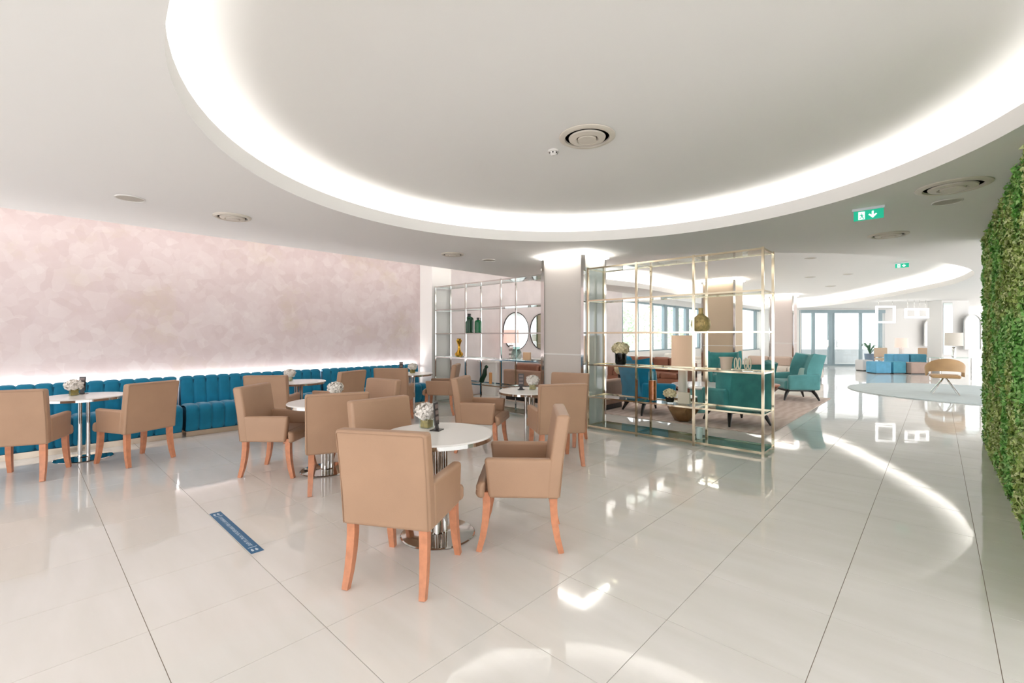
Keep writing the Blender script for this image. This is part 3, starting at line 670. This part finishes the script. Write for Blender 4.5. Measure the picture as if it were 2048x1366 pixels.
tag(obj('cushion', rbox_mesh('cushion', mat('mint_cushion', (176, 210, 204), 0.8), [(-0.19, 0.19, -0.05, 0.05, 0.0, 0.26)], 0.045, 3), None, (-2.26, 12.15, 0.46), (-0.25, 0, heading(-0.82, -0.57) + PI)), 'mint cushion on the pale teal wing chair', 'cushion')

def sofa(x, y, rz, W, n, m, label, hb=0.72, mc=None, D=0.9):
    t = thing('sofa', label, 'sofa', (x, y, 0.0145 if y < 13 else 0), rz)
    obj('base', rbox_mesh('base', m, [(-W / 2, W / 2, -D / 2, D / 2, 0.10, 0.30)], 0.03, 2), t)
    obj('plinth', MB().box(-W / 2 + 0.05, W / 2 - 0.05, -D / 2 + 0.05, D / 2 - 0.05, 0.0, 0.10).mesh('plinth', M_DARKW, 0), t)
    obj('backrest', rbox_mesh('backrest', m, [(-W / 2, W / 2, -D / 2, -D / 2 + 0.18, 0.25, hb)], 0.04, 3), t)
    for s in (-1, 1): obj('armrest', rbox_mesh('armrest', m, [(s * (W / 2 - 0.09) - 0.09, s * (W / 2 - 0.09) + 0.09, -D / 2 + 0.02, D / 2, 0.25, 0.58)], 0.05, 3), t)
    w = (W - 0.38) / n
    for k in range(n):
        x0 = -W / 2 + 0.19 + k * w
        obj('seat_cushion', rbox_mesh('seat_cushion', m, [(x0 + 0.005, x0 + w - 0.005, -D / 2 + 0.18, D / 2 + 0.02, 0.29, 0.45)], 0.05, 3), t)
        obj('back_cushion', rbox_mesh('back_cushion', mc or m, [(x0 + 0.005, x0 + w - 0.005, -D / 2 + 0.14, -D / 2 + 0.36, 0.43, hb + 0.14)], 0.07, 3), t)
    return t
sofa(-5.95, 7.92, 0.0, 2.6, 3, M_TAUPE, 'taupe leather sofa with its back to the left shelf', 0.68, mc=M_BROWN)
sofa(-5.95, 12.15, PI, 2.3, 4, M_BROWN, 'brown leather sofa with channelled back facing the shelf', 0.70)
sofa(-3.9, 17.3, PI, 2.4, 3, M_IVORY, 'ivory sofa behind the pale teal wing chair', 0.62, mc=mat('blush_fabric', (206, 184, 170), 0.8))
sofa(-7.7, 18.6, -PI / 2, 2.6, 3, M_IVORY, 'ivory sofa under the tall windows', 0.62)

def coffee(x, y, r, h, label, mt, mb_):
    t = thing('coffee_table', label, 'table', (x, y, 0.014))
    obj('table_top', MB().lathe([(0, h - 0.04), (r - 0.02, h - 0.04), (r, h - 0.02), (r - 0.01, h), (0, h)], 40).mesh('table_top', mt), t)
    obj('base', MB().lathe([(0, 0), (r * 0.45, 0), (r * 0.5, 0.02), (r * 0.62, h * 0.5), (r * 0.92, h - 0.04), (0, h - 0.04)], 40).mesh('base', mb_), t)
M_COPW = mat('copper_wood', (170, 104, 74), 0.35, var=(6, 0.15)); M_MARB = mat('white_marble', (228, 222, 220), 0.15, var=(5, 0.06))
coffee(-3.62, 9.75, 0.62, 0.42, 'large round marble coffee table on a copper base', M_MARB, M_COPW)
coffee(-2.78, 10.95, 0.34, 0.40, 'small copper drum table beside the pale wing chair', M_COPW, mat('dark_copper', (112, 72, 52), 0.3, 0.5))
t = thing('stool', 'small aqua drum stool behind the shelf', 'stool', (-3.30, 8.72, 0.014)); obj('drum', MB().lathe([(0, 0), (0.12, 0), (0.135, 0.02), (0.16, 0.42), (0.15, 0.44), (0, 0.44)], 28).mesh('drum', mat('aqua_lacquer', (110, 180, 180), 0.3)), t); obj('tray', MB().lathe([(0, 0.44), (0.18, 0.44), (0.185, 0.465), (0.17, 0.465), (0.17, 0.45), (0, 0.45)], 28).mesh('tray', M_TOP), t)
# faceted side table with the tall lamp
t = thing('side_table', 'faceted bronze side table under the tall lamp', 'table', (-3.17, 7.66, 0.014))
def facet():
    b = MB(); n = 6; vs = []
    for r, z, o in ((0.13, 0.0, 0.5), (0.27, 0.20, 0.0), (0.23, 0.40, 0.5)):
        for k in range(n): a = 2 * PI * (k + o) / n; vs.append((r * math.cos(a), r * math.sin(a), z))
    fs = [tuple(range(n - 1, -1, -1)), tuple(2 * n + k for k in range(n))]
    for k in range(n):
        k2 = (k + 1) % n; fs += [(k, k2, n + k2), (k, n + k2, n + k)] if True else []
        fs += [(n + k, n + k2, 2 * n + k), (n + k2, 2 * n + k2, 2 * n + k)]
    return b.add(vs, fs)
obj('body', facet().mesh('facet', mat('bronze', (150, 118, 82), 0.3, 0.6, var=(10, 0.2)), 0), t)
obj('top', MB().lathe([(0, 0.40), (0.235, 0.40), (0.235, 0.415), (0, 0.415)], 24).mesh('top', M_TOP), t)
def lamp(loc, rs, hs, rb, hb, label, ms, mbase):
    t = thing('table_lamp', label, 'lamp', loc)
    obj('base', MB().lathe([(0, 0), (rb, 0), (rb, hb - 0.01), (rb * 0.9, hb), (0, hb)], 28).mesh('base', mbase), t)
    obj('stem', MB().lathe([(0.012, hb), (0.012, hb + 0.12)], 10).mesh('stem', M_CHROME), t)
    z = hb + 0.03; obj('lamp_shade', MB().lathe([(rs, z), (rs * 0.98, z + hs), (rs * 0.965, z + hs), (rs * 0.985, z)], 36, cap=False).mesh('lamp_shade', ms), t)
    return t
lamp((-3.17, 7.66, 0.43), 0.185, 0.54, 0.075, 0.46, 'tall lamp with beige drum shade behind the right shelf', mat('beige_shade', (214, 182, 154), 0.8, emit=0.25), mat('cream_ceramic', (236, 230, 218), 0.3))
# pink lamp with striped base behind the left shelf, on a console
t = thing('console_table', 'white console behind the left shelf under the round mirrors', 'table', (-8.05, 9.3, 0)); obj('top', rbox_mesh('top', M_TOP, [(-0.3, 0.3, -1.6, 1.6, 0.80, 0.85)], 0.01, 2), t)
for sy in (-1, 1): obj('leg_panel', MB().box(-0.27, 0.27, sy * 1.5 - 0.03, sy * 1.5 + 0.03, 0, 0.80).mesh('leg_panel', M_TOP, 0), t)
def striped(loc):
    t = thing('table_lamp', 'lamp with pink shade and striped base before the round mirrors', 'lamp', loc)
    for k in range(7): obj('base_ring', MB().lathe([(0, k * 0.055), (0.06, k * 0.055), (0.06, k * 0.055 + 0.042), (0, k * 0.055 + 0.042)], 20).mesh('base_ring', M_TOP if k % 2 else mat('grey_stripe', (150, 146, 142), 0.4)), t)
    obj('stem', MB().lathe([(0.01, 0.38), (0.01, 0.50)], 8).mesh('stem', M_CHROME), t)
    obj('lamp_shade', MB().lathe([(0.20, 0.42), (0.19, 0.76), (0.187, 0.76), (0.197, 0.42)], 32, cap=False).mesh('lamp_shade', mat('pink_shade', (240, 204, 192), 0.8, emit=0.35)), t)
striped((-8.0, 8.55, 0.85))
for y, lab in ((9.17, 'round wall mirror nearer the pink lamp'), (10.26, 'round wall mirror partly hidden by the white column')):
    t = thing('wall_mirror', lab, 'mirror', (-8.4, y, 1.58), 0, 'round wall mirrors'); 
    q = obj('mirror_glass', MB().lathe([(0, 0.0), (0.50, 0.0), (0.50, 0.02), (0, 0.02)], 48).mesh('mirror_glass', M_MIRROR, 30), t, None, (0, PI / 2, 0))
    obj('frame', MB().tube([(0.015, 0.51 * math.cos(a), 0.51 * math.sin(a)) for a in [2 * PI * k / 48 for k in range(49)]], 0.014, 6, False).mesh('mirror_frame', mat('dark_bronze', (80, 74, 72), 0.35, 0.8)), t)
# end table with black vase of flowers
t = thing('end_table', 'small pale end table left of the blue wing chair', 'table', (-4.95, 8.75, 0.014)); obj('top', rbox_mesh('top', M_TOP, [(-0.22, 0.22, -0.22, 0.22, 0.40, 0.43)], 0.01, 2), t)
for sx in (-1, 1):
    for sy in (-1, 1): obj('leg', MB().box(sx * 0.19 - 0.012, sx * 0.19 + 0.012, sy * 0.19 - 0.012, sy * 0.19 + 0.012, 0, 0.40).mesh('leg', M_CHROME, 0), t)
t = make_flowers('flower_vase', M_CREAM, 0.14, black_pot(0.22, 0.075)); t.location = (-4.95, 8.75, 0.446); t['label'] = 'white flowers in a black vase on the small end table'

# ================================================================ FAR LOUNGE ON THE RIGHT
tag(obj('round_rug', MB().lathe([(0, 0), (2.5, 0), (2.5, 0.018), (2.48, 0.022), (0, 0.022)], 96, (0, 0, 0.001)).mesh('round_rug', mat('pale_blue_rug', (206, 216, 218), 0.9, var=(3, 0.03)), 40), None, (0.62, 16.2, 0)), 'large round pale blue grey rug', 'rug')
t = thing('swivel_chair', 'tan tub swivel chair on the round rug', 'chair', (0.13, 15.46, 0.023), heading(-0.1, 1.0)); MT = mat('camel_leather', (198, 160, 116), 0.45, 0, 0.4, var=(4, 0.08))
obj('seat', rbox_mesh('sw_seat', MT, [(-0.27, 0.27, -0.25, 0.28, 0.40, 0.48)], 0.04, 3), t)
vs, fs = [], []; n = 21
for off in (0, 0.03):
    for i in range(n):
        a = PI * (-0.12 + 1.24 * i / (n - 1)); s = math.sin(max(0, min(PI, a))); zt = 0.64 + 0.24 * s; zb = 0.52 + 0.06 * s
        if abs(i - 10) > 6: zb = 0.44
        r_ = 0.36 - off
        for z in (zb, zt): f = 1 + 0.14 * (z - 0.45); vs.append((r_ * f * math.cos(a), -r_ * f * math.sin(a) * 0.92 + 0.03, z))
N = 2 * n
for i in range(n - 1):
    a = 2 * i; fs += [(a, a + 1, a + 3, a + 2), (N + a, N + a + 2, N + a + 3, N + a + 1), (a + 1, N + a + 1, N + a + 3, a + 3), (a, a + 2, N + a + 2, N + a)]
fs += [(0, N, N + 1, 1), (N - 2, N - 1, 2 * N - 1, 2 * N - 2)]
obj('backrest', MB().add(vs, fs).mesh('sw_back', MT, 50), t)
for k in range(4):
    a = PI / 4 + k * PI / 2; obj('leg', MB().tube([(0.03 * math.cos(a), 0.03 * math.sin(a), 0.40), (0.34 * math.cos(a), 0.34 * math.sin(a), 0.012)], [0.016, 0.011], 8).mesh('sw_leg', M_CHROME), t)
def pouf(x, y, w, d, h, m, label, z=0):
    t = thing('pouf', label, 'pouf', (x, y, z), YAW, 'block poufs by the terrace doors')
    obj('block', rbox_mesh('block', m, [(-w / 2, w / 2, -d / 2, d / 2, 0.03, h)], 0.03, 2), t); obj('base', MB().box(-w / 2 + 0.03, w / 2 - 0.03, -d / 2 + 0.03, d / 2 - 0.03, 0, 0.04).mesh('base', M_DARKW, 0), t)
M_B1 = mat('sky_blue_fabric', (104, 172, 206), 0.8, var=(6, 0.08)); M_B2 = mat('lake_blue_fabric', (86, 160, 184), 0.8, var=(6, 0.08)); M_TP = mat('taupe_fabric', (184, 160, 148), 0.8, var=(6, 0.05))
def atl(px, d): p = RT * ((px - 1024) / 913 * d) + FW * d; return p.x, p.y
x, y = atl(1757, 17.7); pouf(x, y, 0.60, 0.5, 0.46, M_B1, 'sky blue block pouf, leftmost of the front row')
x, y = atl(1789, 17.72); pouf(x, y, 0.50, 0.5, 0.46, M_B2, 'lake blue block pouf in the middle of the front row')
x, y = atl(1832, 17.55); pouf(x, y, 0.80, 0.5, 0.44, M_TP, 'taupe block pouf at the right of the front row')
x, y = atl(1793, 18.5); pouf(x, y, 0.62, 0.5, 0.72, M_B1, 'tall sky blue block pouf in the back row')
x, y = atl(1827, 18.5); pouf(x, y, 0.64, 0.5, 0.72, M_B2, 'tall lake blue block pouf at the right of the back row')
x, y = atl(1728, 19.0); pouf(x, y, 0.42, 0.45, 0.46, mat('pale_grey_fabric', (216, 214, 214), 0.8), 'pale grey cube pouf nearest the terrace doors')
# plant in tall pot
x, y = atl(1740, 21.4); t = thing('potted_plant', 'leafy plant in a tall blue grey pot by the terrace doors', 'plant', (x, y, 0))
obj('pot', MB().lathe([(0, 0), (0.16, 0), (0.22, 0.62), (0.19, 0.62), (0.17, 0.55), (0, 0.55)], 20).mesh('pot', mat('blue_grey_pot', (130, 150, 172), 0.5)), t)
for k in range(16):
    a = k * 2.4; L_ = 0.35 + 0.25 * ((k * 7) % 5) / 5; o2 = 0.25 + 0.1 * (k % 3)
    b = MB(); c, s = math.cos(a), math.sin(a)
    P = [(0, 0, 0.58), (c * o2 * 0.4, s * o2 * 0.4, 0.58 + L_ * 0.7), (c * o2, s * o2, 0.58 + L_), (c * o2 * 1.5, s * o2 * 1.5, 0.58 + L_ * 0.8)]
    ws = [0.01, 0.03, 0.03, 0.004]; vv = []
    for (px, py, pz), w_ in zip(P, ws): vv += [(px - s * w_, py + c * w_, pz), (px + s * w_, py - c * w_, pz)]
    obj('leaf', b.add(vv, [(0, 1, 3, 2), (2, 3, 5, 4), (4, 5, 7, 6)]).mesh('leaf', mat('plant_leaf', (88, 132, 100), 0.5)), t)
# two beige chairs, a pink lamp on a small table
def side_chair(px, d, fx, fy, label):
    x, y = atl(px, d); t = thing('side_chair', label, 'chair', (x, y, 0), heading(fx, fy), 'beige chairs by the far wall'); m = mat('sand_fabric', (214, 190, 164), 0.8)
    obj('seat', rbox_mesh('sc_seat', m, [(-0.26, 0.26, -0.25, 0.26, 0.38, 0.47)], 0.03, 2), t); obj('backrest', rbox_mesh('sc_back', m, [(-0.27, 0.27, -0.30, -0.23, 0.50, 0.92)], 0.03, 2, lambda x, y, z: (x, y + 0.05 * (x / 0.27) ** 2, z)), t)
    for sx in (-1, 1):
        for sy in (-1, 1): obj('leg', MB().tube([(sx * 0.22, sy * 0.22, 0.40 if sy > 0 else 0.62), (sx * 0.25, sy * 0.27, 0.0)], [0.016, 0.011], 6).mesh('sc_leg', M_LEG), t)
side_chair(1768, 20.3, 0.6, -0.8, 'beige chair left of the pink lamp by the far wall'); side_chair(1841, 20.3, -0.6, -0.8, 'beige chair right of the pink lamp by the far wall')
x, y = atl(1803, 20.6); t = thing('lamp_table', 'small white table under the far pink lamp', 'table', (x, y, 0)); obj('top', MB().lathe([(0, 0.56), (0.2, 0.56), (0.2, 0.60), (0, 0.60)], 28).mesh('top', M_TOP), t); obj('stem', MB().lathe([(0.03, 0), (0.03, 0.56)], 10).mesh('stem', M_TOP), t); obj('foot', MB().lathe([(0, 0), (0.2, 0), (0.2, 0.02), (0, 0.02)], 24).mesh('foot', M_TOP), t)
lamp((x, y, 0.60), 0.24, 0.42, 0.09, 0.30, 'lamp with pink shade between the two beige chairs', MATS['pink_shade'], M_TOP)
# hanging light frames
def pendant(px0, px1, y0, y1, d, label):
    z1 = 1.45 + (672 - y0) / 913 * d; z0 = 1.45 + (672 - y1) / 913 * d; l0 = (px0 - 1024) / 913 * d; l1 = (px1 - 1024) / 913 * d
    t = thing('pendant_light', label, 'light', cp(l0, d, z0), YAW, 'white square frame pendants'); w = l1 - l0; h = z1 - z0; m = emitter('frame_led', (255, 253, 250), 1.6)
    q = 0.03
    for a in ((0, w, -q, q, 0, 2 * q), (0, w, -q, q, h - 2 * q, h), (0, 2 * q, -q, q, 2 * q, h - 2 * q), (w - 2 * q, w, -q, q, 2 * q, h - 2 * q)): obj('frame_bar', MB().box(*a).mesh('frame_bar', m, 0), t)
    top = 3.2 if px0 < 1800 else 2.8
    for xx in (0.1, w - 0.1): obj('wire', MB().box(xx - 0.004, xx + 0.004, -0.004, 0.004, h, top - z0).mesh('wire', M_CHROME, 0), t)
pendant(1752, 1790, 612, 646, 17.6, 'tall white light frame hanging before the terrace doors'); pendant(1810, 1834, 617, 636, 17.0, 'small white light frame hanging left of the mirror pillar'); pendant(1834, 1857, 617, 636, 17.2, 'small white light frame hanging nearest the mirror pillar')
# mirror pillar, arched mirrors, console and lamp
x, y = atl(1895, 17.2); t = thing('mirror_pillar', 'white pillar with a tall narrow mirror at the far right', 'pillar', (x, y, 0), YAW)
obj('shaft', MB().box(-0.22, 0.8, 0.0, 0.6, 0, 2.795).mesh('shaft', M_WHITE, 0), t); obj('mirror_panel', MB().box(-0.17, 0.17, -0.02, 0.0, 0.75, 2.7).mesh('mirror_panel', M_MIRROR, 0), t)
def arch(px, d, w, h, z, label):
    x, y = atl(px, d); t = thing('arched_mirror', label, 'mirror', (x, y, z), YAW, 'arched mirrors on the white wall')
    P = [(-w / 2, 0), (w / 2, 0)] + [(w / 2 * math.cos(a), h - w / 2 + w / 2 * math.sin(a)) for a in [PI * k / 14 for k in range(15)]]
    o = obj('mirror_glass', MB().prism(P, -0.02, 0.02).mesh('arch', M_MIRROR, 0), t, None, (PI / 2, 0, 0))
    o2 = obj('frame', MB().tube([(p[0], -0.03, p[1]) for p in P + [P[0]]], 0.02, 6).mesh('arch_frame', M_TOP), t)
arch(1861, 22.2, 0.62, 1.3, 0.95, 'arched mirror left of the mirror pillar'); arch(1944, 17.0, 0.6, 1.3, 0.95, 'arched mirror beside the green hedge wall')
x, y = atl(1912, 14.6); t = thing('console_table', 'glass and chrome console behind the swivel chair', 'table', (x, y, 0.023), YAW)
obj('top', MB().box(-0.7, 0.7, -0.2, 0.2, 0.72, 0.74).mesh('top', M_GLASSG, 0), t)
for sx in (-1, 1):
    for sy in (-1, 1): obj('leg', MB().box(sx * 0.68 - 0.015, sx * 0.68 + 0.015, sy * 0.18 - 0.015, sy * 0.18 + 0.015, 0, 0.72).mesh('leg', M_CHROME, 0), t)
lamp((x - 0.05, y, 0.763), 0.22, 0.42, 0.05, 0.34, 'lamp with white shade on the glass console', mat('white_shade', (240, 232, 222), 0.8), M_CHROME)

# ================================================================ HEDGE WALL
HX = 0.47
hg = thing('hedge_wall', 'tall artificial boxwood hedge wall at the right edge', 'hedge', (HX, 6.5, 0))
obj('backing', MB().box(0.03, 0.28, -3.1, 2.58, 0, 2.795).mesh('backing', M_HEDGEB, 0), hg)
n = 44000
py = rng.uniform(-3.1, 2.60, n); pz = rng.uniform(0.0, 2.79, n)
px_ = 0.05 - 0.06 * rng.random(n) ** 0.6 - 0.022 * np.sin(py * 11 + 2 * np.sin(pz * 7)) * np.sin(pz * 12)
e_n = 5000; ey = np.full(e_n, 2.58) + 0.05 * rng.random(e_n); ex = rng.uniform(0.0, 0.28, e_n); ez = rng.uniform(0, 2.79, e_n)
pts = np.stack([np.r_[px_, ex], np.r_[py, ey], np.r_[pz, ez]], 1)
nr = np.r_[np.tile([-1.0, 0, 0.25], (n, 1)), np.tile([0, 1.0, 0.25], (e_n, 1))]
hl = obj('foliage', leaf_cloud('foliage', M_HEDGE, pts, nr, 0.025, 0.6, 0.55), hg); hl['kind'] = 'stuff'

# ================================================================ CEILING FITTINGS
M_VENT = mat('vent_cream', (222, 214, 202), 0.5); M_DARK = mat('vent_gap', (40, 32, 28), 0.9)
def vent(x, y, z, R, label):
    t = thing('ceiling_vent', label, 'vent', (x, y, z), 0, 'round ceiling air vents')
    obj('outer_ring', MB().lathe([(R, 0.0), (R, -0.008), (R * 0.9, -0.02), (R * 0.80, -0.018), (R * 0.78, 0.0)], 40, cap=False).mesh('outer_ring', M_VENT), t)
    obj('gap', MB().lathe([(R * 0.80, -0.001), (0.0, -0.001)], 40).mesh('gap', M_DARK), t)
    obj('cone', MB().lathe([(R * 0.66, -0.010), (R * 0.64, -0.022), (R * 0.42, -0.03), (R * 0.36, -0.016), (R * 0.5, -0.006), (R * 0.66, -0.010)], 40, cap=False).mesh('cone', M_VENT), t)
    obj('disc', MB().lathe([(R * 0.34, -0.018), (R * 0.33, -0.034), (0, -0.036)], 32, cap=False).mesh('disc', M_VENT), t)
vent(-2.17, 3.26, 3.138, 0.235, 'round air vent in the middle of the round ceiling recess')
for x, y, R, lab in ((-5.83, 1.62, 0.19, 'round air vent above the middle bench table'), (-5.84, 4.83, 0.19, 'round air vent above the far bench table'), (0.10, 5.71, 0.26, 'round air vent nearest the green hedge'), (-0.48, 7.86, 0.22, 'round air vent beyond the near exit sign')): vent(x, y, CH - 0.001, R, lab)
def disc_light(x, y, z, R, label):
    t = thing('ceiling_speaker', label, 'speaker', (x, y, z), 0, 'flat round ceiling speakers'); obj('rim', MB().lathe([(R, 0), (R, -0.006), (R * 0.93, -0.009), (R * 0.9, 0)], 32, cap=False).mesh('rim', M_TOP), t); obj('grille', MB().lathe([(R * 0.92, -0.005), (0, -0.006)], 32).mesh('grille', mat('speaker_grille', (196, 190, 180), 0.8)), t)
for x, y, z, lab in ((-5.78, 0.72, CH, 'flat round ceiling speaker nearest the left edge'), (-5.83, 5.65, CH, 'flat round ceiling speaker above the left shelf'), (0.07, 6.33, CH, 'flat round ceiling speaker beside the green hedge')): disc_light(x, y, z - 0.001, 0.12, lab)
for (u, v, R, lab) in ((1621, 516, 0.12, 'flat round ceiling speaker nearest in the oval recess'), (1620, 554, 0.14, 'flat round ceiling speaker left of the far exit sign'), (1696, 548, 0.12, 'flat round ceiling speaker below the far exit sign'), (1661, 572, 0.16, 'flat round ceiling speaker farthest in the oval recess')):
    d = 913 * (3.22 - 1.45) / (672 - v); x, y = atl(u, d); disc_light(x, y, 3.218, R, lab)
t = thing('smoke_detector', 'white smoke detector beside the recess vent', 'detector', (-2.56, 3.30, 3.139)); obj('base', MB().lathe([(0.05, 0), (0.05, -0.014), (0.0, -0.014)], 24, cap=False).mesh('base', M_TOP), t); obj('sensor', MB().lathe([(0.036, -0.014), (0.032, -0.032), (0.016, -0.045), (0, -0.045)], 20, cap=False).mesh('sensor', M_TOP), t)
for k in range(6): a = k * PI / 3; obj('slot', MB().box(-0.006, 0.006, -0.002, 0.002, -0.006, 0.006).mesh('slot', M_DARK, 0), t, (0.035 * math.cos(a), 0.035 * math.sin(a), -0.024), (0, 0, a + PI / 2))
# exit signs
M_SIGN = mat('sign_green', (0, 158, 124), 0.4, emit=0.5); M_SW = mat('sign_white', (240, 250, 246), 0.4, emit=0.5)
def flat(poly, m, nm, par, y=-0.012): return obj(nm, MB().add([(x, y, z) for x, z in poly], [tuple(range(len(poly)))]).mesh(nm, m, 0), par)
def sign(x, y, z, rz, s, label):
    t = thing('exit_sign', label, 'sign', (x, y, z), rz, 'green exit signs'); W_, H_ = 0.125 * s, 0.10 * s
    obj('housing', rbox_mesh('housing', mat('sign_housing', (236, 238, 244), 0.4), [(-W_ - 0.012, W_ + 0.012, -0.025, 0.025, -0.028, 0.0)], 0.005, 2), t)
    obj('panel', MB().box(-W_, W_, -0.008, 0.008, -0.028 - H_, -0.026).mesh('panel', M_SIGN, 0), t)
    z0 = -0.028 - H_
    flat([(-0.085 * s, z0 + 0.008 * s), (-0.03 * s, z0 + 0.008 * s), (-0.03 * s, z0 + 0.09 * s), (-0.085 * s, z0 + 0.09 * s)], M_SW, 'doorway', t, -0.0095)
    P = lambda pts: [((a * 0.01 - 0.082) * s, z0 + b * 0.01 * s) for a, b in pts]
    for pts in ([(2.1, 7.0), (2.5, 7.6), (3.1, 7.4), (3.0, 6.8), (2.5, 6.6)], [(1.6, 6.3), (3.0, 6.3), (3.3, 4.0), (2.3, 4.0)], [(2.4, 4.2), (3.3, 4.2), (4.6, 1.4), (3.9, 1.2)], [(2.3, 4.2), (3.0, 4.0), (2.0, 2.4), (0.8, 1.4), (0.5, 2.0), (1.5, 2.8)], [(3.0, 6.2), (4.4, 5.0), (4.1, 4.5), (2.9, 5.3)], [(1.6, 6.2), (0.6, 4.9), (1.0, 4.5), (2.0, 5.4)]): flat(P(pts), M_SIGN, 'runner', t, -0.0108)
    flat([(a * s, z0 + b * s) for a, b in ((0.028, 0.085), (0.044, 0.085), (0.044, 0.045), (0.062, 0.060), (0.072, 0.050), (0.036, 0.012), (0.0, 0.050), (0.010, 0.060), (0.028, 0.045))], M_SW, 'arrow', t, -0.0095)
sign(-0.53, 6.06, CH, 0.0, 1.0, 'near green exit sign with running figure and down arrow')
x, y = atl(1804, 10.9); sign(x, y, 3.21, 0.0, 1.0, 'far green exit sign in the oval recess')

# ================================================================ FLOOR STICKER
t = thing('floor_sticker', 'blue social distancing strip stuck on the floor tiles', 'sticker', (-3.835, 1.077, 0.0006), 0)
obj('strip', MB().box(-0.50, 0.50, -0.04, 0.04, 0.0, 0.0008).mesh('strip', mat('sticker_blue', (24, 104, 150), 0.35), 0), t)
M_SP = mat('sticker_print', (214, 230, 240), 0.4); b = MB(); x = -0.36; random.seed(3)
while x < 0.36:
    w = random.choice((0.008, 0.011, 0.013)); b.box(x, x + w * 0.35, -0.011, 0.011, 0.0009, 0.0011)
    q = random.random()
    if q < 0.75: b.box(x + w * 0.35, x + w, 0.006, 0.011, 0.0009, 0.0011)
    if q > 0.3: b.box(x + w * 0.35, x + w, -0.003, 0.001, 0.0009, 0.0011)
    if q > 0.5: b.box(x + w * 0.35, x + w, -0.011, -0.007, 0.0009, 0.0011)
    x += w + (0.014 if random.random() < 0.18 else 0.006)
obj('lettering', b.mesh('lettering', M_SP, 0), t)
for s in (-1, 1):
    b = MB(); b.box(s * 0.395 - 0.004, s * 0.395 + 0.004, -0.028, 0.028, 0.0009, 0.0011); obj('rule', b.mesh('rule', M_SP, 0), t)
    for yy in (-0.016, 0.010):
        P = [(s * 0.445 + 0.022 * math.cos(a), yy + 0.008 * math.sin(a) * (1.2 if math.cos(a) > 0 else 0.8)) for a in [2 * PI * k / 14 for k in range(14)]]
        obj('footprint', MB().prism(P, 0.0009, 0.0011).mesh('footprint', M_SP, 0), t)

# ================================================================ TREES OUTSIDE
M_LEAFO = mat('outdoor_leaf', (222, 234, 214), 0.6, var=(2, 0.2))
for (x, y, r, lab) in ((-12.5, 27.0, 1.9, 'pale green tree outside the second window'), (-13.0, 18.0, 1.8, 'pale green tree outside the first tall window'), (-13.5, 22.5, 1.7, 'pale green tree between the two windows outside')):
    t = thing('tree', lab, 'tree', (x, y, -0.5), 0, 'trees outside the windows')
    obj('trunk', MB().tube([(0, 0, 0), (0.1, 0, 1.2), (0, 0.1, 2.2)], [0.14, 0.11, 0.07], 8).mesh('trunk', mat('bark', (110, 92, 76), 0.9)), t)
    d = rng.normal(0, 1, (2600, 3)); d /= np.linalg.norm(d, axis=1, keepdims=True); p = d * r * rng.uniform(0.5, 1.0, (2600, 1)) ** 0.6; p[:, 2] = p[:, 2] * 0.8 + 2.4
    cr = obj('crown', leaf_cloud('crown', M_LEAFO, p, d, 0.11, 0.7, 0.6), t); cr['kind'] = 'stuff'
